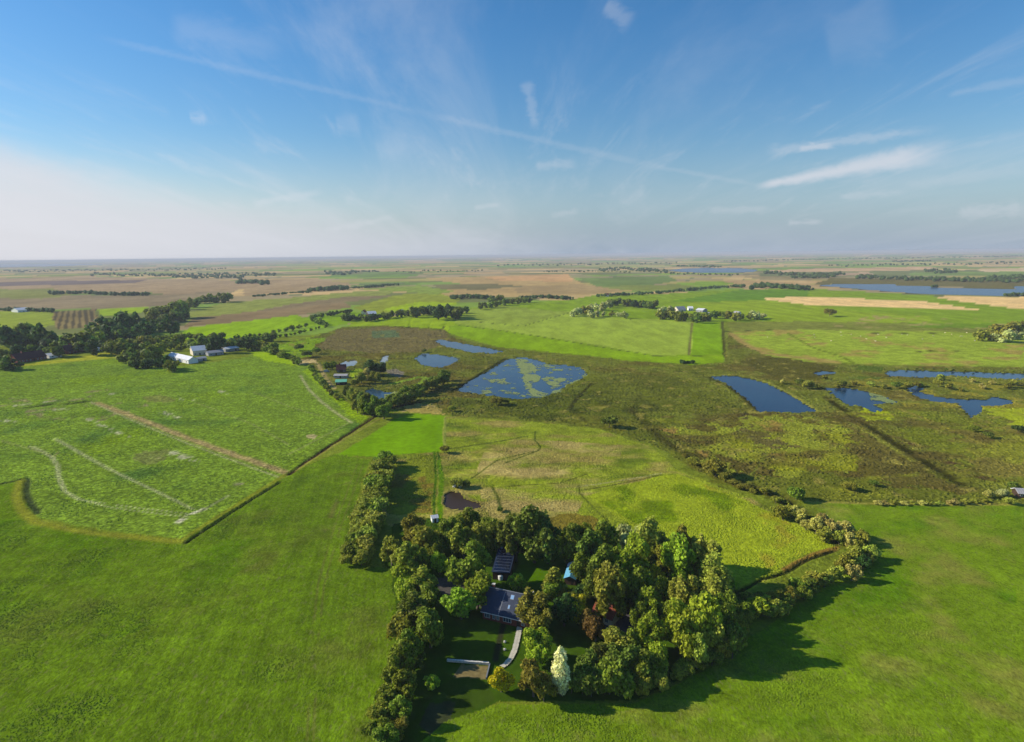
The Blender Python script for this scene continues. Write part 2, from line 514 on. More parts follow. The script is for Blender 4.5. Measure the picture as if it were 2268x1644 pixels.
mottle([(1560, 960), (1900, 960), (1900, 1045), (1620, 1040)], (146, 150, 32), 20, 0.50)
poly([(1640, 930), (1700, 960), (1740, 1000), (1690, 1010), (1650, 970)], (98, 92, 44), 'marsh', warp=18)
poly([(1540, 1040), (1700, 1052), (1900, 1055), (2120, 1080), (2130, 1110), (1800, 1110), (1640, 1085)], (98, 104, 30), 'marsh', warp=12, vary=0.3)
poly([(1880, 950), (1930, 960), (2020, 1000), (2130, 1075), (2060, 1090), (1980, 1060), (1890, 1015)], (96, 90, 36), 'marsh', warp=16, vary=0.25)
poly([(2020, 905), (2268, 930), (2500, 960), (2500, 1090), (2268, 1060), (2140, 1020), (2060, 960)], (112, 106, 42), 'marsh', warp=18, vary=0.3)
mottle([(1920, 900), (2268, 930), (2268, 1060), (2140, 1040), (1960, 950)], (122, 132, 34), 18, 0.52)
mottle([(1920, 930), (2268, 960), (2268, 1070), (2140, 1060)], (88, 68, 40), 14, 0.60)
poly([(1915, 905), (1975, 910), (1985, 935), (1935, 935), (1880, 915)], (146, 156, 22), 'marsh', warp=9, vary=0.2)
poly([(2190, 895), (2330, 905), (2330, 960), (2230, 940)], (146, 156, 30), 'marsh', warp=12, vary=0.25)
mottle([(1740, 845), (1900, 838), (2268, 850), (2268, 905), (1990, 900), (1960, 885), (1840, 860)], (150, 142, 46), 18, 0.56)
mottle([(1750, 808), (1960, 812), (1960, 840), (1750, 838)], (84, 118, 24), 22, 0.50)
poly([(1630, 800), (1720, 790), (1850, 812), (1830, 840), (1720, 838)], (84, 82, 26), 'marsh', warp=5, vary=0.2)
line([(1830, 880), (1880, 915), (1960, 968), (2060, 1028), (2130, 1072)], 5.5, (62, 62, 20), soft=0.5, dz=-0.3)
line([(1860, 925), (1935, 965), (2020, 1020)], 3.0, (140, 142, 50), soft=0.8)
line([(1990, 905), (2080, 940), (2160, 975), (2300, 1030)], 3.0, (144, 136, 48), soft=0.8)
line([(1395, 905), (1470, 975), (1600, 1050), (1740, 1110), (1860, 1200)], 7.0, (78, 78, 24), soft=0.7)
line([(1195, 880), (1300, 815)], 3.0, (134, 148, 50), soft=0.7)
line([(1250, 868), (1300, 842), (1300, 816)], 3.0, (118, 126, 34), soft=0.6)
line([(1300, 935), (1260, 905), (1280, 880), (1310, 850)], 2.4, (64, 66, 18), soft=0.6)
line([(1560, 832), (1625, 829), (1665, 836), (1705, 848), (1750, 871), (1815, 912)], 2.2, (152, 152, 60), soft=0.5)
line([(1570, 836), (1612, 855), (1650, 884), (1678, 912)], 3.0, (72, 72, 22), soft=0.5)
line([(1000, 868), (1120, 794)], 4.0, (52, 60, 18), soft=0.4)
line([(940, 895), (990, 880), (1060, 884), (1140, 890)], 3.4, (122, 132, 40), soft=0.7)
line([(870, 850), (930, 835), (945, 838), (935, 848), (890, 868), (866, 880)], 6.0, (132, 172, 42), soft=0.3)
line([(862, 876), (880, 868)], 5.0, (150, 158, 84), soft=0.4)
poly([(855, 820), (880, 817), (898, 826), (886, 836), (864, 832)], (124, 116, 96), 'marsh', warp=2)
poly([(776, 822), (800, 815), (806, 828), (786, 842), (776, 838)], (134, 164, 22), 'marsh', warp=1)
line([(655, 800), (695, 800), (704, 806), (716, 828), (742, 862)], 3.2, (176, 158, 98), soft=0.3)
poly([(654, 798), (696, 796), (702, 804), (660, 807)], (186, 164, 108), 'marsh', warp=1)
poly([(895, 900), (930, 893), (970, 905), (985, 918), (905, 914)], (164, 148, 74), 'marsh', warp=3, vary=0.2)
line([(890, 912), (930, 896), (960, 900)], 3.0, (180, 160, 100), soft=0.5)
MARSH_R = [(1420, 920), (1700, 912), (1830, 915), (2268, 900), (2268, 1105), (1960, 1108), (1700, 1095), (1560, 1040)]
mottle(MARSH_R, (96, 86, 38), 22, 0.54, soft=0.16, stretch=True)
mottle(MARSH_R, (142, 146, 42), 17, 0.57, soft=0.16, stretch=True)
mottle([(1180, 830), (1560, 810), (1640, 905), (1420, 960), (1180, 925), (1000, 905)], (112, 112, 36), 20, 0.56, soft=0.2, stretch=True)
mottle([(1180, 830), (1560, 810), (1640, 905), (1420, 960), (1180, 925), (1000, 905)], (74, 82, 22), 13, 0.57, soft=0.2)
mottle(MARSH, (150, 142, 62), 8, 0.66, soft=0.12)
MARSH_OPS1 = len(OPS)
# strip of dry grass and the crop field, left
poly([(-300, 800), (40, 810), (100, 800), (262, 778), (262, 806), (110, 815), (-300, 838)], (158, 160, 42), 'meadow', warp=2, vary=0.1)
CROP = [(-300, 838), (0, 818), (120, 806), (262, 792), (300, 812), (420, 810), (540, 792), (575, 782), (650, 806), (690, 812), (740, 872), (815, 925), (760, 965), (645, 1040), (530, 1110), (412, 1192), (300, 1182), (180, 1165), (90, 1148), (60, 1120), (66, 1085), (62, 1062), (45, 1062), (0, 1076), (-300, 1110)]
poly(CROP, (114, 154, 36), 'crop_field', warp=1.0, vary=0.16, coarse=0.12)
mottle(CROP, (124, 166, 16), 45, 0.55, soft=0.3)
mottle(CROP, (86, 138, 40), 30, 0.60, soft=0.25)
poly([(552, 782), (575, 772), (605, 777), (655, 806), (690, 812), (640, 808), (590, 800)], (140, 186, 10), 'pasture', warp=2)
poly([(690, 812), (740, 872), (815, 925), (795, 938), (720, 872), (670, 822)], (128, 172, 14), 'crop_field', warp=2)
mottle([(-20, 880), (240, 862), (330, 900), (240, 935), (60, 925)], (150, 142, 92), 9, 0.62)
PALE = (196, 194, 150)
line([(-60, 914), (0, 908), (90, 898), (200, 889)], 4.0, (66, 84, 28), soft=0.4, dz=-0.5)
line([(-60, 905), (0, 900), (90, 890), (205, 883)], 2.2, (168, 160, 104), soft=0.7, patchy=(12, 0.3))
line([(0, 903), (60, 896), (120, 888), (200, 876), (250, 872)], 2.0, PALE, soft=0.9, patchy=(7, 0.55))
line([(212, 892), (300, 925), (420, 972), (540, 1015), (645, 1050)], 4.6, (178, 158, 100), soft=0.5)
line([(200, 890), (290, 930), (410, 980), (530, 1025), (632, 1062)], 1.0, (178, 176, 120), soft=0.9)
for dx in (0, 7):
    line([(65 + dx, 988), (85 + dx, 997), (112 + dx, 1012), (124 + dx, 1032), (126 + dx, 1056), (140 + dx, 1088), (172 + dx, 1106), (240, 1116 + dx), (330, 1128 + dx), (412, 1137 + dx)], 0.5, (184, 188, 126), soft=0.9, patchy=(14, 0.16))
    line([(120 + dx, 972), (200 + dx, 1018), (240 + dx, 1040), (330 + dx, 1082), (425 + dx, 1128)], 0.45, (178, 184, 120), soft=0.9, patchy=(14, 0.20))
line([(175, 922), (215, 938), (290, 972)], 2.6, PALE, soft=0.9, patchy=(5, 0.50))
line([(380, 1002), (430, 1022)], 4.0, PALE, soft=0.8, patchy=(5, 0.42))
poly([(296, 1006), (330, 1000), (380, 1008), (372, 1022), (320, 1022)], (124, 134, 62), None, warp=6)
line([(340, 1015), (372, 1014)], 3.0, (178, 170, 120), soft=0.8, patchy=(5, 0.5))
line([(396, 1156), (420, 1140), (450, 1128)], 2.4, (222, 216, 176), soft=0.6, patchy=(6, 0.30))
line([(440, 1134), (470, 1118), (505, 1098)], 1.4, (150, 158, 100), soft=0.8)
line([(528, 1072), (548, 1070)], 3.2, (186, 178, 130), soft=0.9, patchy=(6, 0.45))
line([(360, 912), (395, 925)], 3.0, PALE, soft=0.9, patchy=(5, 0.48))
line([(368, 878), (430, 888)], 3.0, PALE, soft=0.9, patchy=(6, 0.52))
line([(475, 864), (510, 872)], 3.0, PALE, soft=0.9, patchy=(6, 0.42))
line([(118, 908), (148, 906)], 3.4, PALE, soft=0.9, patchy=(6, 0.40))
line([(0, 930), (60, 940)], 3.0, PALE, soft=0.9, patchy=(6, 0.55))
poly([(310, 880), (350, 876), (395, 886), (370, 894), (330, 892)], (128, 136, 60), None, warp=6)
line([(665, 832), (684, 862), (712, 890), (745, 915), (778, 936)], 1.8, (180, 178, 122), soft=0.9)
line([(430, 890), (560, 940), (640, 985)], 1.0, (150, 160, 84), soft=0.9)
line([(560, 868), (640, 900), (720, 925)], 1.0, (150, 160, 84), soft=0.9)
line([(640, 1006), (700, 975), (770, 938)], 1.2, (150, 160, 84), soft=0.9)
poly([(675, 966), (690, 960), (704, 966), (690, 974)], (176, 164, 110), None, warp=2)
line([(0, 975), (120, 1010), (130, 1000)], 1.0, (150, 156, 84), soft=0.9)
# near grass, left
poly([(-900, 1160), (0, 1076), (46, 1064), (32, 1105), (60, 1150), (200, 1180), (408, 1198), (540, 1112), (652, 1044), (742, 1004), (822, 1018), (800, 1080), (750, 1242), (872, 1258), (900, 1400), (850, 1644), (780, 2300), (-3000, 2300)], (86, 124, 10), 'grass_field', warp=1.0, vary=0.10, coarse=0.16, rows=(680, 1640, 790, 1030, 2.8, 0.07, 1))
mottle([(400, 1195), (820, 1018), (750, 1242), (870, 1262), (840, 1644), (0, 1644), (0, 1200)], (100, 118, 30), 14, 0.56, soft=0.3)
mottle([(-900, 1160), (60, 1150), (400, 1200), (700, 1180), (300, 1400), (-900, 1700)], (86, 142, 0), 20, 0.50, soft=0.3)
for dx in (0, 14):
    line([(790 + dx, 1030), (738 + dx, 1175), (705 + dx, 1290), (690 + dx, 1420), (680 + dx, 1640)], 0.6, (112, 122, 44), soft=1.0, patchy=(18, 0.36))
line([(720, 1180), (742, 1120), (770, 1060)], 2.0, (112, 116, 48), soft=0.9, patchy=(8, 0.5))
line([(-20, 1076), (46, 1062)], 2.0, (66, 84, 24), soft=0.5, dz=-0.3)
line([(62, 1060), (60, 1100), (84, 1136)], 2.6, (64, 86, 36), soft=0.5, dz=-0.5)
line([(46, 1064), (34, 1100), (44, 1128), (80, 1158), (180, 1178), (300, 1190), (408, 1200)], 3.2, (142, 146, 40), soft=0.6)
line([(408, 1194), (470, 1152), (560, 1096), (645, 1044)], 2.4, (134, 148, 34), soft=0.6)
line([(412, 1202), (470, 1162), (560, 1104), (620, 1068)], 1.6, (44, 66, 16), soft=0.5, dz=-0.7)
line([(640, 1050), (690, 1014), (760, 968), (830, 922), (870, 902), (940, 888)], 2.4, (72, 56, 36), soft=0.3, dz=-0.6)
line([(655, 1040), (760, 975), (835, 930), (940, 892)], 1.4, (150, 146, 66), soft=0.8)
# bright small field and the rough meadow
poly([(745, 1006), (800, 975), (870, 930), (912, 916), (986, 921), (980, 1000), (830, 1012)], (110, 172, 0), 'pasture', warp=1.2, vary=0.08)
MEADOW = [(985, 922), (1180, 934), (1330, 950), (1440, 990), (1500, 1040), (1640, 1095), (1780, 1165), (1866, 1216), (1760, 1250), (1640, 1320), (1500, 1260), (1300, 1220), (960, 1200), (850, 1160), (830, 1090), (868, 1012), (980, 1000)]
poly(MEADOW, (132, 150, 32), 'meadow', warp=1.6, vary=0.18, coarse=0.22)
mottle(MEADOW, (176, 160, 82), 15, 0.48, stretch=True, soft=0.2)
mottle(MEADOW, (106, 136, 26), 13, 0.56, stretch=True, soft=0.2)
mottle([(1080, 970), (1380, 985), (1340, 1090), (1290, 1110), (1260, 1160), (1090, 1150), (1060, 1040)], (192, 172, 100), 12, 0.43, stretch=True, soft=0.25)
poly([(1300, 1098), (1468, 1052), (1500, 1048), (1640, 1103), (1780, 1170), (1858, 1212), (1760, 1240), (1640, 1310), (1500, 1260), (1400, 1170)], (138, 158, 26), 'meadow', warp=1.2, vary=0.10, coarse=0.10)
mottle([(1560, 1070), (1640, 1100), (1780, 1165), (1850, 1212), (1700, 1260), (1640, 1180)], (170, 164, 46), 7, 0.50, soft=0.2)
mottle([(1300, 1098), (1468, 1052), (1640, 1103), (1700, 1180), (1500, 1230)], (112, 152, 4), 12, 0.52, soft=0.2)
poly([(1190, 1150), (1260, 1142), (1320, 1160), (1310, 1185), (1220, 1178)], (130, 118, 40), 'meadow', warp=6, vary=0.25)
poly([(850, 1030), (965, 1005), (970, 1060), (960, 1140), (860, 1140), (840, 1090)], (116, 130, 26), 'meadow', warp=2, vary=0.2)
mottle([(850, 1030), (965, 1005), (970, 1060), (960, 1140), (860, 1140), (840, 1090)], (146, 128, 50), 9, 0.55)
for dx in (0, 14):
    line([(962 + dx * .5, 1000), (966 + dx, 1050), (962 + dx, 1100), (962 + dx, 1150)], 1.1, (78, 138, 4), soft=0.5)
line([(972, 1020), (978, 1060), (974, 1145)], 2.2, (104, 164, 4), soft=0.4)
line([(986, 924), (984, 995)], 1.6, (160, 170, 70), soft=0.6)
line([(985, 996), (1080, 982), (1170, 966)], 1.6, (98, 116, 34), soft=0.8)
line([(1186, 955), (1184, 975), (1198, 990), (1192, 998), (1120, 1025)], 0.9, (90, 116, 26), soft=0.8)
line([(1280, 1078), (1340, 1070), (1400, 1060), (1466, 1048)], 0.9, (186, 180, 112), soft=0.8)
line([(1290, 1086), (1350, 1076), (1410, 1064), (1466, 1052)], 0.9, (100, 104, 36), soft=0.8)
line([(1282, 1076), (1284, 1092), (1320, 1130), (1350, 1155)], 0.8, (96, 114, 28), soft=0.8)
line([(1090, 1078), (1104, 1102), (1108, 1120)], 1.2, (86, 106, 26), soft=0.8)
line([(1044, 1060), (1100, 1020), (1180, 1000)], 0.9, (90, 112, 24), soft=0.7)
line([(1110, 1078), (1240, 1070), (1300, 1050)], 0.9, (104, 110, 34), soft=0.7)
line([(1330, 1060), (1500, 1050)], 0.7, (104, 134, 22), soft=0.8)
line([(1700, 1000), (1640, 1090)], 0.6, (120, 130, 40), soft=0.8)
line([(982, 1100), (998, 1087), (1022, 1088), (1038, 1104), (1072, 1114), (1070, 1126), (1042, 1132), (998, 1131), (982, 1114), (982, 1100)], 1.5, (160, 148, 78), soft=0.4)
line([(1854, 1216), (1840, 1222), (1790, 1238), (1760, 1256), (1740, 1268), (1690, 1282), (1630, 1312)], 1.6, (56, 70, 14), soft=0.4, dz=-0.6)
line([(1854, 1212), (1800, 1228), (1760, 1248), (1735, 1262)], 1.4, (160, 130, 54), soft=0.6)
# homestead lawn, yard, path
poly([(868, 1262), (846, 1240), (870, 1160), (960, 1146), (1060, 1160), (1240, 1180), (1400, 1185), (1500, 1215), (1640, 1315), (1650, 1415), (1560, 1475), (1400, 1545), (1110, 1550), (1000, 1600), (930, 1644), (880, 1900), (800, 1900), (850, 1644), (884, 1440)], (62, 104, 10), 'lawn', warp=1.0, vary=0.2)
poly([(1150, 1222), (1225, 1225), (1225, 1290), (1140, 1290)], (78, 132, 0), 'lawn', warp=1.0, vary=0.12)
poly([(962, 1282), (1062, 1275), (1090, 1300), (1075, 1345), (1005, 1345), (975, 1310)], (92, 88, 84), 'yard', warp=0.5, vary=0.12)
poly([(1380, 1340), (1440, 1345), (1430, 1400), (1340, 1400), (1330, 1370)], (84, 82, 86), 'yard', warp=0.5, vary=0.12)
poly([(1020, 1472), (1080, 1474), (1078, 1502), (1000, 1500)], (132, 118, 76), 'vegetable_bed', warp=0.4, vary=0.3)
poly([(920, 1560), (1000, 1500), (1080, 1506), (1100, 1545), (990, 1600)], (62, 96, 14), 'lawn', warp=1.0, vary=0.25)
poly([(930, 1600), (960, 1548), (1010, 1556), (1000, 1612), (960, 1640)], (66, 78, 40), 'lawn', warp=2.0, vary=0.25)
line([(1118, 1372), (1110, 1400), (1098, 1462)], 1.6, (56, 60, 34), soft=0.4)
# near grass, right
poly([(1786, 1112), (1960, 1118), (2268, 1118), (2700, 1120), (4000, 2300), (880, 2300), (930, 1644), (985, 1596), (1110, 1556), (1400, 1552), (1560, 1484), (1650, 1420), (1780, 1330), (1936, 1236), (1870, 1170)], (96, 132, 12), 'grass_field', warp=1.0, vary=0.12, coarse=0.16, rows=(1300, 1640, 2100, 1250, 2.4, 0.04, 0))
mottle([(1786, 1112), (2268, 1118), (2268, 1644), (1000, 1644), (1400, 1552), (1650, 1420), (1936, 1236)], (140, 142, 56), 13, 0.53, soft=0.25)
mottle([(1786, 1112), (2268, 1118), (2268, 1644), (1000, 1644), (1400, 1552), (1650, 1420), (1936, 1236)], (86, 146, 0), 16, 0.52, soft=0.25)
line([(1786, 1111), (1960, 1117), (2268, 1117), (2600, 1118)], 1.8, (158, 152, 64), soft=0.7)


def far_mosaic(P):
    """patchwork of distant fields, rows running across the view"""
    a = R(-7)
    q = np.stack([P[:, 0] * math.cos(a) - P[:, 1] * math.sin(a), P[:, 0] * math.sin(a) + P[:, 1] * math.cos(a)], 1)
    q += (np.stack([fbm(P, 900, 5), fbm(P, 900, 6)], 1) - 0.5) * 260
    wy = 210.0
    row = np.floor(q[:, 1] / wy)
    hx = np.abs(np.sin(row * 12.9898) * 43758.5453) % 1.0
    wx = 380.0 + 420 * hx
    cx = np.floor(q[:, 0] / wx + hx * 7.3)
    k = np.abs(np.sin(row * 78.233 + cx * 37.719) * 43758.5453) % 1.0
    pal = s2l(np.array([(178, 152, 102), (156, 140, 102), (120, 146, 62), (196, 166, 112), (126, 152, 56), (112, 118, 66), (160, 148, 84), (108, 136, 58), (190, 164, 108), (142, 136, 90)])) * K
    c = pal[np.clip((k * len(pal)).astype(int), 0, len(pal) - 1)]
    ex = np.abs((q[:, 1] / wy) % 1.0 - 0.5) * 2
    edge = (ex > 0.955) & (np.abs(np.sin(row * 3.3 + cx)) > 0.4)
    c = np.where(edge[:, None], s2l((104, 116, 76)) * K, c)
    return c * 1.2


REG_NAMES = ['farmland']


def paint(P):
    N = len(P)
    C = far_mosaic(P)
    reg = np.zeros(N, np.int32)
    Z = np.zeros(N)
    n1 = np.stack([vnoise(P, 7.0, 1) + 0.6 * vnoise(P, 3.0, 2) - 0.8, vnoise(P, 7.0, 3) + 0.6 * vnoise(P, 3.0, 4) - 0.8], 1)
    n2 = np.stack([vnoise(P, 26.0, 8) - 0.5, vnoise(P, 26.0, 9) - 0.5], 1)
    v1 = fbm(P, 30.0, 21) - 0.5
    v2 = fbm(P, 5.0, 31, 2) - 0.5
    for typ, pts, c, o in OPS:
        if typ == 'poly':
            w = o.get('warp', 1.5)
            Q = P + w * (0.9 * n1 + 1.3 * n2)
            m = inside(Q, pts)
            if not m.any():
                continue
            va = o.get('vary', 0.12)
            f = 1.0 + va * 2.0 * v1[m] + o.get('coarse', 0.08) * 2.0 * v2[m]
            cc = c[None, :] * f[:, None]
            if 'stripes' in o:
                x0, y0, x1, y1, per, c2 = o['stripes']
                a, b = G(x0, y0), G(x1, y1)
                u = (b - a) / np.linalg.norm(b - a)
                s = (P[m] - a) @ np.array([-u[1], u[0]])
                k = (np.sin(s / per * math.tau) > 0.1)
                cc[k] = s2l(c2) * K
            if 'rows' in o:
                x0, y0, x1, y1, per, amp, wide = o['rows']
                a, b_ = G(x0, y0), G(x1, y1)
                u = (b_ - a) / np.linalg.norm(b_ - a)
                s = (P[m] + 0.5 * n2[m] - a) @ np.array([-u[1], u[0]])
                cc = cc * (1 + amp * np.sin(s / per * math.tau) + wide * 0.7 * amp * np.sign(np.sin(s / 9.0 * math.tau)))[:, None]
            C[m] = cc
            if o.get('region'):
                if o['region'] not in REG_NAMES:
                    REG_NAMES.append(o['region'])
                reg[m] = REG_NAMES.index(o['region'])
        elif typ == 'line':
            w = o['w']
            lo, hi = pts.min(0) - w * 2 - 3, pts.max(0) + w * 2 + 3
            m = np.where((P[:, 0] > lo[0]) & (P[:, 0] < hi[0]) & (P[:, 1] > lo[1]) & (P[:, 1] < hi[1]))[0]
            if not len(m):
                continue
            Q = P[m] + min(1.0, w * 0.25) * n1[m]
            # never thinner than the local grid, so far tracks stay unbroken
            rr = np.hypot(P[m, 0], P[m, 1])
            ww = np.maximum(w / 2, rr * 0.0011)
            d = dist_line(Q, pts)
            s = o.get('soft', 0.3)
            a = np.clip((ww * (1 + s) - d) / (ww * 2 * s + 1e-6), 0, 1)
            if 'patchy' in o:
                sc, cut = o['patchy']
                a = a * np.clip((vnoise(P[m], sc, 55) * 0.6 + vnoise(P[m], sc * .3, 56) * 0.4 - cut) / 0.10, 0, 1)
            va = 1.0 + 0.3 * v2[m]
            C[m] = C[m] * (1 - a[:, None]) + c[None, :] * va[:, None] * a[:, None]
            if 'dz' in o:
                Z[m] = np.where(d < ww, o['dz'] * np.clip(1.5 - d / ww, 0, 1), Z[m])
        else:
            m = np.where(inside(P + 5 * n2, pts))[0]
            if not len(m):
                continue
            q = P[m]
            if o.get('stretch'):
                q = np.stack([q[:, 0] * 0.55 - q[:, 1] * 0.25, q[:, 1] * 1.25 + q[:, 0] * 0.2], 1)
            n = fbm(q, o['scale'], int(c.sum() * 9999) % 997, 4)
            s = o.get('soft', 0.10)
            a = np.clip((n - o['cut']) / s, 0, 1) * 0.9
            va = 1.0 + 0.4 * v2[m]
            C[m] = C[m] * (1 - a[:, None]) + c[None, :] * va[:, None] * a[:, None]
    water = np.zeros(N, bool)
    for k, pw in PW.items():
        Q = P + (0.0 if k in ('lake', 'mere', 'bay') else 1.1) * (n1 + 0.8 * n2)
        m = inside(Q, pw)
        Z[m] = -1.3
        C[m] = s2l((40, 44, 30)) * K
        water |= m
    return np.clip(C, 0.002, 0.9), reg, Z, water


# polar sheet: fine in front of the viewpoint, coarse behind, out to the horizon
az_f = np.arange(-53.0, 53.001, 0.125)
az = np.concatenate([np.arange(-180, -53, 4.0), az_f, np.arange(57.0, 180.0, 4.0)])
az = np.radians(az)
dep = np.concatenate([np.array([88.0, 70.0, 58.0]), np.arange(54.0, 2.0, -0.115), np.arange(2.0, 0.55, -0.055), np.geomspace(0.55, 0.1, 14)])
rad = CAM_H / np.tan(np.radians(dep))
A, Rr = np.meshgrid(az, rad)
P = np.stack([(Rr * np.sin(A)).ravel(), (Rr * np.cos(A)).ravel()], 1)
C, REG, Z, WATER = paint(P)
# gentle unevenness
Z = Z + np.where(WATER, 0, (fbm(P, 12.0, 77, 2) - 0.5) * 0.25 * (np.hypot(P[:, 0], P[:, 1]) < 900))
nr, na = Rr.shape
V3 = np.column_stack([P, Z])
idx = np.arange(nr * na).reshape(nr, na)
nx = np.roll(idx, -1, axis=1)
quads = np.stack([idx[:-1], nx[:-1], nx[1:], idx[1:]], -1).reshape(-1, 4)
qreg = REG[quads[:, 0]]


def land_mat(name, kind):
    m, t, b = new_mat(name)
    at = t.node('ShaderNodeVertexColor', layer_name='Col')
    geo = t.node('ShaderNodeNewGeometry')
    pos = geo.outputs['Position']
    c = at.outputs['Color']
    b.inputs['Roughness'].default_value = 0.95
    b.inputs['Specular IOR Level'].default_value = 0.0
    if kind == 'grass':
        # drilled rows and tufts
        n1 = t.noise(t.mapping(pos, (1.2, 0.7, 1), (0, 0, R(14))), 1.1, 4.0, 0.75)
        n2 = t.noise(pos, 0.22, 4.0, 0.6)
        f = t.m('MULTIPLY', t.mr(n1, 0.28, 0.74, 0.48, 1.5, False), t.mr(n2, 0.3, 0.7, 0.80, 1.2))
        c = t.mix(1.0, c, f, 'MULTIPLY')
        n3 = t.noise(t.mapping(pos, (1.3, 0.5, 1), (0, 0, R(14)), (31, 7, 0)), 0.8, 4.0, 0.65)
        c = t.mix(t.m('MULTIPLY', t.mr(n3, 0.52, 0.70), 0.6), c, (0.175, 0.180, 0.055, 1))
        bn, bs, bd = n1, 0.7, 0.35
    elif kind == 'crop':
        vo = t.node('ShaderNodeTexVoronoi', feature='F1')
        t.l.new(t.mapping(pos, (1, 1, 0.0)), vo.inputs['Vector'])
        vo.inputs['Scale'].default_value = 0.42
        n2 = t.noise(pos, 0.12, 4.0, 0.6)
        n1 = t.noise(pos, 0.75, 3.0, 0.65)
        f = t.m('MULTIPLY', t.mr(vo.outputs['Distance'], 0.15, 0.75, 1.2, 0.72), t.mr(n1, 0.3, 0.7, 0.66, 1.34))
        f = t.m('MULTIPLY', f, t.mr(n2, 0.3, 0.7, 0.86, 1.14))
        c = t.mix(1.0, c, f, 'MULTIPLY')
        c = t.mix(t.m('MULTIPLY', t.mr(n1, 0.44, 0.30), 0.36), c, (0.040, 0.090, 0.026, 1))
        bn, bs, bd = n1, 0.6, 0.5
    elif kind == 'rough':
        n1 = t.noise(pos, 0.50, 5.0, 0.68)
        n2 = t.noise(pos, 0.10, 4.0, 0.6)
        f = t.m('MULTIPLY', t.mr(n1, 0.3, 0.72, 0.64, 1.34, False), t.mr(n2, 0.3, 0.7, 0.8, 1.2))
        c = t.mix(1.0, c, f, 'MULTIPLY')
        bn, bs, bd = n1, 0.9, 1.0
    elif kind == 'pasture':
        n1 = t.noise(pos, 0.30, 5.0, 0.65)
        n2 = t.noise(t.mapping(pos, (1, 0.3, 1), (0, 0, 0.3)), 0.05, 4.0, 0.6)
        f = t.m('MULTIPLY', t.mr(n1, 0.3, 0.7, 0.80, 1.2, False), t.mr(n2, 0.3, 0.7, 0.84, 1.16))
        c = t.mix(1.0, c, f, 'MULTIPLY')
        bn, bs, bd = n1, 0.4, 0.4
    elif kind == 'far':
        n1 = t.noise(pos, 0.02, 5.0, 0.65)
        n2 = t.noise(t.mapping(pos, (1, 0.25, 1)), 0.005, 4.0, 0.6)
        f = t.m('MULTIPLY', t.mr(n1, 0.3, 0.7, 0.86, 1.14, False), t.mr(n2, 0.3, 0.7, 0.84, 1.16))
        c = t.mix(1.0, c, f, 'MULTIPLY')
        bn, bs, bd = n1, 0.1, 0.3
    else:
        n1 = t.noise(pos, 1.1, 4.0, 0.6)
        f = t.mr(n1, 0.3, 0.7, 0.75, 1.25, False)
        c = t.mix(1.0, c, f, 'MULTIPLY')
        bn, bs, bd = n1, 0.3, 0.1
    t.l.new(c, b.inputs['Base Color'])
    bump = t.node('ShaderNodeBump')
    bump.inputs['Strength'].default_value = bs
    bump.inputs['Distance'].default_value = bd
    t.l.new(bn, bump.inputs['Height'])
    t.l.new(bump.outputs[0], b.inputs['Normal'])
    return m


REG_INFO = {
    'farmland': ('far', 'wide patchwork of tan and green farm fields reaching to the horizon', 'farmland'),
    'pasture': ('pasture', 'bright green grazed pastures around the marsh and the farms', 'pasture'),
    'marsh': ('rough', 'olive brown marsh around the blue ponds', 'marsh'),
    'meadow': ('rough', 'rough yellow green meadow with tan dry grass patches', 'meadow'),
    'crop_field': ('crop', 'speckled light green root crop field with pale tracks on the left', 'field'),
    'grass_field': ('grass', 'smooth dark green grass fields on both sides of the wooded homestead', 'field'),
    'lawn': ('pasture', 'shaded lawn between the homestead trees', 'lawn'),
    'yard': ('yard', 'dark paved yard beside the slate roofed house', 'yard'),
    'vegetable_bed': ('yard', 'brown vegetable bed in front of the low pale wall', 'garden bed'),
}
for ri, rn in enumerate(REG_NAMES):
    q = quads[qreg == ri]
    if not len(q):
        continue
    used, inv = np.unique(q, return_inverse=True)
    kd, lab, cat = REG_INFO[rn]
    me = mesh_np(rn, V3[used], inv.reshape(-1, 4)[:, ::-1] if False else inv.reshape(-1, 4), [land_mat(rn, kd)], True, C[used])
    o = bpy.data.objects.new(rn, me)
    link(o)
    tag(o, lab, cat, kind='structure')

# ------------------------------------------------------------------ water
def water_mat(name, base, rough=0.06, bump=0.02, scale=0.6, spec=0.5):
    m, t, b = new_mat(name)
    b.inputs['Base Color'].default_value = (*base, 1)
    b.inputs['Roughness'].default_value = rough
    b.inputs['IOR'].default_value = 1.333
    b.inputs['Specular IOR Level'].default_value = spec
    geo = t.node('ShaderNodeNewGeometry')
    n = t.noise(t.mapping(geo.outputs['Position'], (1, 1.6, 1)), scale, 4.0, 0.6)
    big = t.noise(geo.outputs['Position'], 0.03, 3.0, 0.5)
    c = t.mix(t.mr(big, 0.35, 0.65), (*base, 1), (base[0] * 1.5, base[1] * 1.35, base[2] * 1.15, 1))
    t.l.new(c, b.inputs['Base Color'])
    bp = t.node('ShaderNodeBump')
    bp.inputs['Strength'].default_value = bump
    bp.inputs['Distance'].default_value = 0.2
    t.l.new(n, bp.inputs['Height'])
    t.l.new(bp.outputs[0], b.inputs['Normal'])
    return m


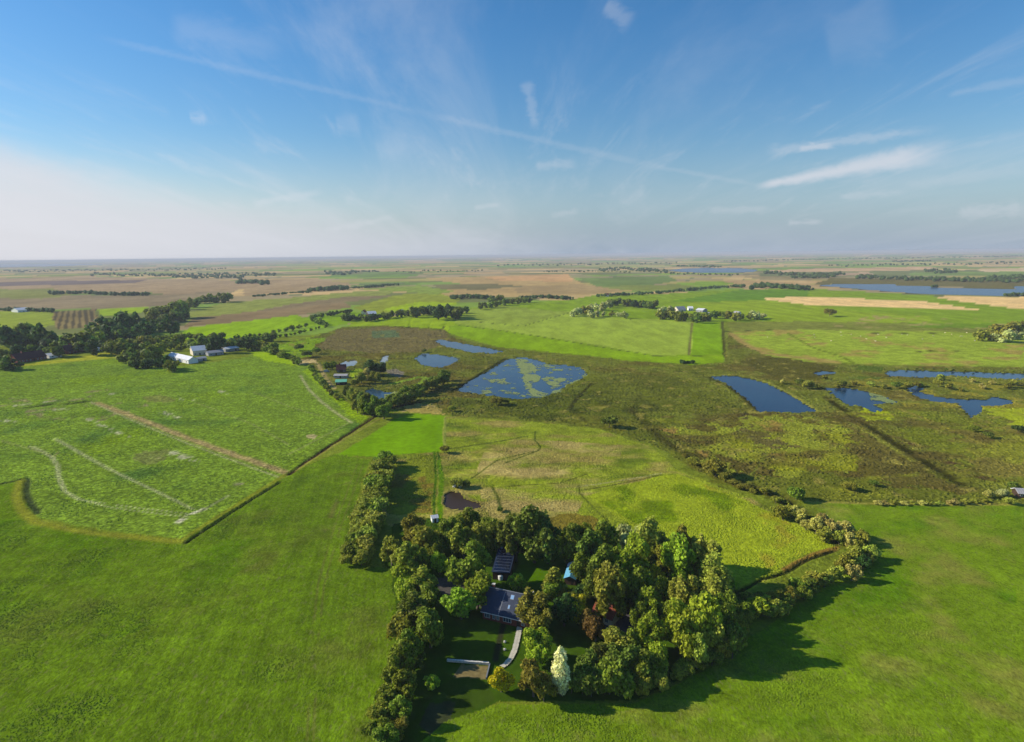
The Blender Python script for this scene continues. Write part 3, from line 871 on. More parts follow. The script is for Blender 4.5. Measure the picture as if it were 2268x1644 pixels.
W_BLUE = water_mat('pond_water', (0.010, 0.038, 0.075), 0.16, 0.06, spec=0.4)
W_DEEP = water_mat('deep_pond_water', (0.003, 0.024, 0.062), 0.18, 0.06, spec=0.3)
W_DARK = water_mat('peaty_water', (0.030, 0.021, 0.016), 0.3, spec=0.12)
W_PALE = water_mat('silty_water', (0.20, 0.22, 0.22), 0.15)
W_LAKE = water_mat('lake_water', (0.022, 0.062, 0.115), 0.26)
POND_INFO = {
    'big': ('pond', W_BLUE, 'largest pond, dark blue with yellow green weed drifting on it', 'pond'),
    'middle': ('pond', W_BLUE, 'small five sided blue pond between the largest pond and the brown marsh', 'pond'),
    'long': ('pond', W_BLUE, 'long narrow blue pond along the bright green strip', 'pond'),
    'wedge': ('pond', W_DEEP, 'deep blue wedge shaped pond pointing down to the right', 'pond'),
    'reedy': ('pond', W_DEEP, 'blue pond with reeds on its right end, beside the wedge shaped pond', 'pond'),
    'crooked': ('pond', W_DEEP, 'crooked blue pond with a hooked arm and a stubby leg', 'pond'),
    'reach': ('pond', W_BLUE, 'long blue reach of water running out at the right edge below the cow meadow', 'pond'),
    'puddle': ('pond', W_BLUE, 'tiny blue puddle in the green marsh left of the long reach', 'pond'),
    'farm': ('pond', W_DARK, 'dark brown teardrop pond in the rough meadow', 'pond'),
    'duck': ('pond', W_BLUE, 'small blue pond beside the pale green weed strip and the tree row', 'pond'),
    'pale': ('pond', W_PALE, 'small pale grey pool behind the dark red cottage', 'pond'),
    'slim': ('pond', W_PALE, 'slim pale upright pool behind the dark tall trees', 'pond'),
    'lake': ('lake', W_LAKE, 'long blue lake behind the wheat fields on the right', 'lake'),
    'mere': ('lake', W_LAKE, 'distant flat blue lake below the horizon, right of the middle', 'lake'),
    'bay': ('lake', W_LAKE, 'thin strip of far water on the left horizon', 'lake'),
}


def hull(pts):
    pts = sorted(map(tuple, pts))
    def half(p):
        h = []
        for q in p:
            while len(h) > 1 and (h[-1][0] - h[-2][0]) * (q[1] - h[-2][1]) - (h[-1][1] - h[-2][1]) * (q[0] - h[-2][0]) <= 0:
                h.pop()
            h.append(q)
        return h
    a, b = half(pts), half(pts[::-1])
    return np.array(a[:-1] + b[:-1])


for i, (k, pw) in enumerate(PW.items()):
    nm, mt, lab, cat = POND_INFO[k]
    h = hull(pw)
    c = h.mean(0)
    d = h - c
    L = np.linalg.norm(d, axis=1)[:, None]
    h = c + d * (1 + np.minimum(4.0 / L, 0.25))
    me = mesh(nm, [(x, y, -0.30 - 0.008 * i) for x, y in h], [range(len(h))], [mt])
    tag(link(bpy.data.objects.new(nm, me)), lab, cat, kind='structure')

# weed floating on the big pond
weed_m, t, b = new_mat('pond_weed')
nz = t.noise(t.node('ShaderNodeNewGeometry').outputs['Position'], 0.9, 4.0, 0.6)
t.l.new(t.mix(t.mr(nz, 0.3, 0.7), (0.13, 0.20, 0.04, 1), (0.30, 0.34, 0.10, 1)), b.inputs['Base Color'])
b.inputs['Roughness'].default_value = 0.8


def weed(polys, z, label, cell=0.55):
    vs_, fs_ = [], []
    for pts, cut in polys:
        w = GS(pts)
        lo, hi = w.min(0), w.max(0)
        gx, gy = np.meshgrid(np.arange(lo[0], hi[0], cell), np.arange(lo[1], hi[1], cell))
        q = np.stack([gx.ravel(), gy.ravel()], 1)
        m = inside(q + 3.0 * (np.stack([vnoise(q, 6, 5), vnoise(q, 6, 6)], 1) - 0.5), w)
        q = q[m]
        nz_ = 0.72 * fbm(q, 8.0, 91, 4) + 0.28 * fbm(q, 1.8, 93, 2)
        q = q[nz_ > cut + rng.uniform(-0.035, 0.035, len(q))]
        for x, y in q:
            n = len(vs_)
            r = cell * 0.56
            j = rng.uniform(-0.15, 0.15, 8)
            zz = z + rng.uniform(0, 0.03)
            vs_ += [(x - r + j[0], y - r + j[1], zz), (x + r + j[2], y - r + j[3], zz), (x + r + j[4], y + r + j[5], zz), (x - r + j[6], y + r + j[7], zz)]
            fs_.append((n, n + 1, n + 2, n + 3))
    o = link(bpy.data.objects.new('floating_weed', mesh('floating_weed', vs_, fs_, [weed_m])))
    tag(o, label, 'pond weed', kind='stuff')


weed([([(1140, 793), (1170, 796), (1188, 812), (1186, 828), (1200, 836), (1190, 846), (1176, 850), (1190, 866), (1215, 870), (1215, 880), (1180, 878), (1164, 858), (1158, 838), (1150, 815)], 0.40),
      ([(1100, 838), (1118, 834), (1122, 845), (1104, 848)], 0.47),
      ([(1200, 838), (1240, 832), (1280, 838), (1262, 850), (1216, 852)], 0.50),
      ([(1200, 805), (1240, 808), (1250, 824), (1222, 826)], 0.52),
      ([(1060, 862), (1090, 864), (1090, 870), (1068, 870)], 0.53),
      ([(1010, 868), (1080, 830), (1130, 800), (1290, 815), (1296, 830), (1240, 868), (1190, 882), (1080, 876)], 0.655),
      ([(1215, 872), (1262, 850), (1296, 826), (1300, 832), (1262, 858), (1225, 880)], 0.42)],
     -0.20, 'yellow green weed drifting across the largest pond')
weed([([(852, 872), (874, 866), (880, 872), (864, 884), (852, 886)], 0.44)], -0.16, 'pale green weed on the small pond beside the tree row')
weed([([(1920, 868), (1950, 874), (1990, 893), (1955, 893), (1935, 890)], 0.48)], -0.16, 'pale weed at the right end of the reedy pond')
# ------------------------------------------------------------------ trees and shrubs
def leaf_mat(name, lit, var=0.14, hue=0.02, trans=0.36):
    """lit = colour of the sunlit crown in the photo"""
    m, t, b = new_mat(name)
    base = s2l(lit) * np.array([1.86, 1.82, 1.22])
    if name not in ('yellow_leaves', 'silver_leaves', 'grey_green_leaves', 'deep_green_leaves', 'tan_willow_leaves', 'pale_olive_leaves'):
        base = base * 0.66 + s2l((116, 120, 40)) * 1.6 * 0.34
    oi = t.node('ShaderNodeObjectInfo')
    tcx = t.node('ShaderNodeTexCoord')
    at = t.node('ShaderNodeVertexColor', layer_name='Col')
    n = t.noise(tcx.outputs['Object'], 0.55, 3.0, 0.6)
    h = t.node('ShaderNodeHueSaturation')
    h.inputs['Color'].default_value = (*np.clip(base, 0, 1), 1)
    t.l.new(t.mr(oi.outputs['Random'], 0, 1, 0.5 - hue, 0.5 + hue, False), h.inputs['Hue'])
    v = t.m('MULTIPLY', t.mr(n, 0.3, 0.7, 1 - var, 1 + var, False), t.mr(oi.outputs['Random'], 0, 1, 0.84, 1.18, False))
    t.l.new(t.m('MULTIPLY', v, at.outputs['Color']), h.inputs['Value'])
    t.l.new(h.outputs[0], b.inputs['Base Color'])
    b.inputs['Roughness'].default_value = 0.7
    b.inputs['Specular IOR Level'].default_value = 0.25
    tr = t.node('ShaderNodeBsdfTranslucent')
    t.l.new(h.outputs[0], tr.inputs['Color'])
    ms = t.node('ShaderNodeMixShader')
    ms.inputs[0].default_value = trans
    t.l.new(b.outputs[0], ms.inputs[1])
    t.l.new(tr.outputs[0], ms.inputs[2])
    t.l.new(ms.outputs[0], m.node_tree.nodes['Material Output'].inputs['Surface'])
    return m


LEAF = {
    'mid': leaf_mat('green_leaves', (92, 112, 26)),
    'dark': leaf_mat('dark_green_leaves', (70, 92, 30)),
    'olive': leaf_mat('olive_leaves', (116, 118, 40)),
    'pale': leaf_mat('pale_olive_leaves', (128, 136, 58)),
    'tan': leaf_mat('tan_willow_leaves', (146, 142, 86)),
    'light': leaf_mat('light_green_leaves', (126, 148, 30)),
    'bright': leaf_mat('bright_green_leaves', (110, 138, 26)),
    'lime': leaf_mat('lime_leaves', (172, 176, 26)),
    'yellow': leaf_mat('yellow_leaves', (172, 168, 16), hue=0.01),
    'silver': leaf_mat('silver_leaves', (196, 199, 174), hue=0.005),
    'grey': leaf_mat('grey_green_leaves', (150, 156, 116), hue=0.01),
    'brown': leaf_mat('autumn_brown_leaves', (112, 110, 36)),
    'red': leaf_mat('copper_leaves', (98, 70, 40)),
    'deep': leaf_mat('deep_green_leaves', (54, 78, 36)),
}
bark_m, t, b = new_mat('bark')
nz = t.noise(t.node('ShaderNodeTexCoord').outputs['Object'], 3.0, 4.0, 0.6)
t.l.new(t.mix(t.mr(nz, 0.3, 0.7), (0.07, 0.055, 0.04, 1), (0.16, 0.13, 0.10, 1)), b.inputs['Base Color'])
b.inputs['Roughness'].default_value = 0.95


def ico(n=1):
    import bmesh
    bm = bmesh.new()
    bmesh.ops.create_icosphere(bm, subdivisions=n, radius=1.0)
    v = np.array([x.co[:] for x in bm.verts])
    f = np.array([[q.index for q in p.verts] for p in bm.faces])
    bm.free()
    return v, f


ICO1 = ico(1)


def crown_mesh(name, seed, H, rx, z0, z1, nl, leaves, size, shape='round', flop=0.55, lr=(0.26, 0.44), up=0.15, aspect=1.0):
    """leaf cards on the outside of many lobes spread through the crown's volume"""
    g = np.random.default_rng(seed)
    cz, rz = (z0 + z1) / 2, (z1 - z0) / 2
    lobes = []
    for k in range(nl):
        d = g.normal(size=3)
        d /= np.linalg.norm(d)
        if shape == 'dome':
            d[2] = abs(d[2]) * 0.9 - 0.15
        rr = g.uniform(0.40, 0.92)
        if shape == 'column':
            hgt = (k + 0.5) / nl
            prof = math.sin(math.pi * min(0.97, hgt * 0.86 + 0.14)) ** 0.65
            a = k * 2.4 + g.uniform(-0.5, 0.5)
            c = np.array([math.cos(a) * rx * 0.52 * prof, math.sin(a) * rx * 0.52 * prof, z0 + (z1 - z0) * (0.05 + 0.90 * hgt)])
            r = rx * g.uniform(0.30, 0.48) * (0.40 + 0.75 * prof)
            lobes.append((c, r, r * 1.9))
            continue
        if shape == 'cone':
            hgt = g.uniform(0, 1) ** 1.4
            prof = (1 - hgt) * 0.95 + 0.10
            a = g.uniform(0, math.tau)
            c = np.array([math.cos(a) * rx * 0.66 * prof, math.sin(a) * rx * 0.66 * prof, z0 + (z1 - z0) * hgt * 0.92])
            r = rx * g.uniform(0.30, 0.42) * (0.4 + 0.7 * prof)
            lobes.append((c, r, r * 1.2))
            continue
        c = np.array([d[0] * rx * rr, d[1] * rx * rr, cz + d[2] * rz * rr])
        r = rx * g.uniform(*lr)
        zs = 1.0 if shape != 'tall' else 1.5
        lobes.append((c, r, r * zs * (0.85 if shape == 'dome' else 1.0)))
    V, Fc, Cc = [], [], []
    # dark inner mass so that crowns are not hollow
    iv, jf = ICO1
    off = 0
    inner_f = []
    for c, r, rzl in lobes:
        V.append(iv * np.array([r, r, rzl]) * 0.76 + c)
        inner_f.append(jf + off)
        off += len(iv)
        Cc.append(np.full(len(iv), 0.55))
    per = np.array([r * r for c, r, q in lobes])
    per = per / per.sum()
    qf = []
    for (c, r, rzl), w in zip(lobes, per):
        n = max(6, int(leaves * w))
        d = g.normal(size=(n, 3))
        d[:, 2] += up
        d /= np.linalg.norm(d, axis=1)[:, None]
        p = c + d * np.array([r, r, rzl]) * (g.uniform(0.78, 1.12, (n, 1)) + 0.35 * (g.uniform(0, 1, (n, 1)) ** 6))
        keep = np.ones(n, bool)
        for c2, r2, rz2 in lobes:
            if c2 is c:
                continue
            keep &= np.linalg.norm((p - c2) / np.array([r2, r2, rz2]), axis=1) > 0.74
        keep &= p[:, 2] > z0 * 0.5
        p, d = p[keep], d[keep]
        n = len(p)
        if not n:
            continue
        nn = d + g.normal(size=(n, 3)) * flop
        nn[:, 2] += 0.15
        nn /= np.linalg.norm(nn, axis=1)[:, None]
        ref = g.normal(size=(n, 3))
        u = np.cross(nn, ref); u /= np.linalg.norm(u, axis=1)[:, None]
        v = np.cross(nn, u)
        s = size * g.uniform(0.6, 1.35, (n, 1))
        q = np.stack([p - u * s - v * s * 0.7 * aspect, p + u * s * 0.8 - v * s * aspect, p + u * s + v * s * 0.8 * aspect, p - u * s * 0.75 + v * s * aspect], 1).reshape(-1, 3)
        V.append(q)
        qf.append(np.arange(4 * n).reshape(n, 4) + off)
        off += 4 * n
        Cc.append(np.repeat(g.uniform(0.55, 1.45, n), 4))
    V = np.vstack(V)
    qf = np.vstack(qf)
    # quads -> triangles, all in one index array
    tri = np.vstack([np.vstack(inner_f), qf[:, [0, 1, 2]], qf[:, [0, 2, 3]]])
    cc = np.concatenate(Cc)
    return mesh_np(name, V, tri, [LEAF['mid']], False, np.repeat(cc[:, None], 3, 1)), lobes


def trunk_mesh(name, seed, top, r0, lobes=(), limbs=6):
    g = np.random.default_rng(seed)
    V, Fc = [], []

    def tube(p, q, ra, rb, n=6):
        p, q = np.array(p, float), np.array(q, float)
        d = q - p
        d /= np.linalg.norm(d) + 1e-9
        ref = np.array([0.0, 1.0, 0.2]) if abs(d[1]) < 0.8 else np.array([1.0, 0, 0])
        u = np.cross(d, ref); u /= np.linalg.norm(u)
        w = np.cross(d, u)
        k = len(V)
        for c, r in ((p, ra), (q, rb)):
            for i in range(n):
                a = i / n * math.tau
                V.append(c + (u * math.cos(a) + w * math.sin(a)) * r)
        for i in range(n):
            j = (i + 1) % n
            Fc.append((k + i, k + j, k + n + j, k + n + i))
        Fc.append(tuple(k + n + i for i in range(n)))
    pts = [np.array([0, 0, -0.3])]
    for i in range(1, 5):
        pts.append(np.array([g.uniform(-.03, .03) * top, g.uniform(-.03, .03) * top, top * i / 4]))
    for i in range(4):
        tube(pts[i], pts[i + 1], r0 * (1.25 if i == 0 else 1) * (1 - i * 0.2), r0 * (1 - (i + 1) * 0.2))
    ls = sorted(lobes, key=lambda q: q[0][2])[:limbs]
    for c, r, q in ls:
        f = min(0.9, max(0.3, c[2] / top - 0.25))
        tube(pts[min(3, int(f * 4))], c, r0 * 0.45, r0 * 0.14, 5)
    return mesh(name, V, Fc, [bark_m], True)


# prototypes are 1 m in crown radius; scaled on placing
SHAPES = {}


def proto(kind, variants):
    SHAPES[kind] = []
    for i, kw in enumerate(variants):
        me, lobes = crown_mesh('crown', **kw)
        top = kw['z0'] + (kw['z1'] - kw['z0']) * 0.6
        SHAPES[kind].append((me, trunk_mesh('trunk', kw['seed'], top, 0.085 if kind != 'shrub' else 0.05, lobes)))


proto('round', [dict(seed=s, H=2.4, rx=1.0, z0=0.22, z1=2.25, nl=26, leaves=3600, size=0.062, shape='round', lr=(0.20, 0.38), flop=0.85) for s in (1, 2, 3)])
proto('tall', [dict(seed=s, H=3.4, rx=1.0, z0=0.25, z1=3.4, nl=24, leaves=3600, size=0.07, shape='tall', lr=(0.22, 0.40), flop=0.85) for s in (11, 12, 13)])
proto('shrub', [dict(seed=s, H=1.7, rx=1.0, z0=0.12, z1=1.55, nl=18, leaves=2400, size=0.075, shape='dome', lr=(0.24, 0.42), flop=0.85) for s in (21, 22, 23)])
proto('column', [dict(seed=31, H=6.2, rx=1.0, z0=0.25, z1=6.0, nl=26, leaves=4600, size=0.085, shape='column', flop=0.8)])
proto('cone', [dict(seed=s, H=3.6, rx=1.0, z0=0.25, z1=3.6, nl=26, leaves=2600, size=0.085, shape='cone', flop=0.5) for s in (41, 42)])
proto('feather', [dict(seed=s, H=2.0, rx=1.0, z0=0.2, z1=1.9, nl=22, leaves=2400, size=0.06, shape='round', lr=(0.20, 0.34), flop=0.9, up=0.4, aspect=1.9) for s in (51, 52, 53)])
# few-leaf crowns for the far trees, crown and stem in one mesh
FAR = []
for s in (61, 62, 63, 64):
    me, lobes = crown_mesh('far_tree', seed=s, H=2.3, rx=1.0, z0=0.15, z1=2.1, nl=9, leaves=420, size=0.15, shape='round', lr=(0.34, 0.5))
    FAR.append(me)
HT = {'round': 2.3, 'tall': 3.5, 'shrub': 1.65, 'column': 6.3, 'cone': 3.8, 'feather': 2.0}

COUNT = {}


def tree(x, y, rpx, kind='mid', shape='round', hr=1.0, label=None, group=None, name=None, cat=None, far=False, at=None):
    """crown centre seen at photo pixel x, y; rpx = crown radius in photo pixels"""
    g = random.random
    H0 = HT[shape] if not far else 2.15
    # crown centre height depends on the radius: two rounds settle it
    z = 3.0
    for _ in range(3):
        r = metres(x, y, rpx, z)
        z = H0 * hr * r * 0.56
    p = G(x, y, z) if at is None else np.array(at)
    rot = g() * math.tau
    s = r * (0.94 + 0.12 * g())
    nm = name or {'shrub': 'shrub', 'feather': 'willow_shrub', 'column': 'silver_poplar', 'cone': 'pointed_tree', 'tall': 'tall_tree'}.get(shape, 'broadleaf_tree')
    ct = cat or ('shrub' if shape in ('shrub', 'feather') else 'tree')
    if far:
        o = bpy.data.objects.new(nm, FAR[int(g() * 4) % 4])
        link(o)
        o.material_slots[0].link = 'OBJECT'
        o.material_slots[0].material = LEAF[kind]
        o.location = (p[0], p[1], -0.05 * s)
        o.scale = (s, s, s * hr * 0.86)
        o.rotation_euler = (0, 0, rot)
        return tag(o, label, ct, group)
    root = link(bpy.data.objects.new(nm, None))
    root.empty_display_size = 0.5
    root.location = (p[0], p[1], 0)
    root.rotation_euler = (0, 0, rot)
    root.scale = (s * random.uniform(0.86, 1.2), s * random.uniform(0.86, 1.2), s * hr * random.uniform(0.92, 1.1))
    me, tm = random.choice(SHAPES[shape])
    c = link(bpy.data.objects.new('crown', me), root)
    c.material_slots[0].link = 'OBJECT'
    c.material_slots[0].material = LEAF[kind]
    link(bpy.data.objects.new('trunk', tm), root)
    return tag(root, label, ct, group)


KW = {'mid': 'green', 'dark': 'dark green', 'olive': 'olive', 'pale': 'pale olive', 'tan': 'tan', 'light': 'light green', 'deep': 'blackish green', 'grey': 'grey green', 'brown': 'brownish'}


def row(pts, step, rpx, kinds, label, group, shape='round', hr=1.0, jit=0.35, far=True, name=None, rj=0.25, cat=None, wide=0.0):
    """trees in a line through photo pixels"""
    P_ = [np.array(p, float) for p in pts]
    L = [np.linalg.norm(b - a) for a, b in zip(P_[:-1], P_[1:])]
    n = max(2, int(sum(L) / step) + 1)
    for k in range(n):
        d = sum(L) * k / (n - 1) + random.uniform(-jit, jit) * step * 0.6
        d = min(max(d, 0), sum(L) - 1e-3)
        i = 0
        while d > L[i]:
            d -= L[i]; i += 1
        q = P_[i] + (P_[i + 1] - P_[i]) * d / L[i]
        rr = rpx * random.uniform(1 - rj, 1 + rj)
        kd = random.choice(kinds)
        if abs(P_[-1][1] - P_[0][1]) > 1.6 * abs(P_[-1][0] - P_[0][0]):
            en = ('near the upper end', 'halfway down', 'near the lower end') if P_[0][1] < P_[-1][1] else ('near the lower end', 'halfway down', 'near the upper end')
        else:
            en = ('on the left', 'in the middle', 'on the right') if P_[0][0] < P_[-1][0] else ('on the right', 'in the middle', 'on the left')
        lab = KW[kd] + ' ' + label.split(' ', 1)[1] if label.split(' ')[0] in ('dark', 'olive', 'tan', 'brownish', 'grey', 'small', 'low', 'big', 'tall', 'rounded', 'round') else KW[kd] + ' ' + label
        lab = lab.replace('green green', 'green') + ', ' + en[min(2, int(3 * k / n))]
        tree(q[0] + random.uniform(-1, 1) * jit * 0.3 * step, q[1] + random.uniform(-1, 1) * (jit * rpx * 0.35 + wide), rr, kd, shape, hr * random.uniform(0.85, 1.15), lab, group, name, cat, far)


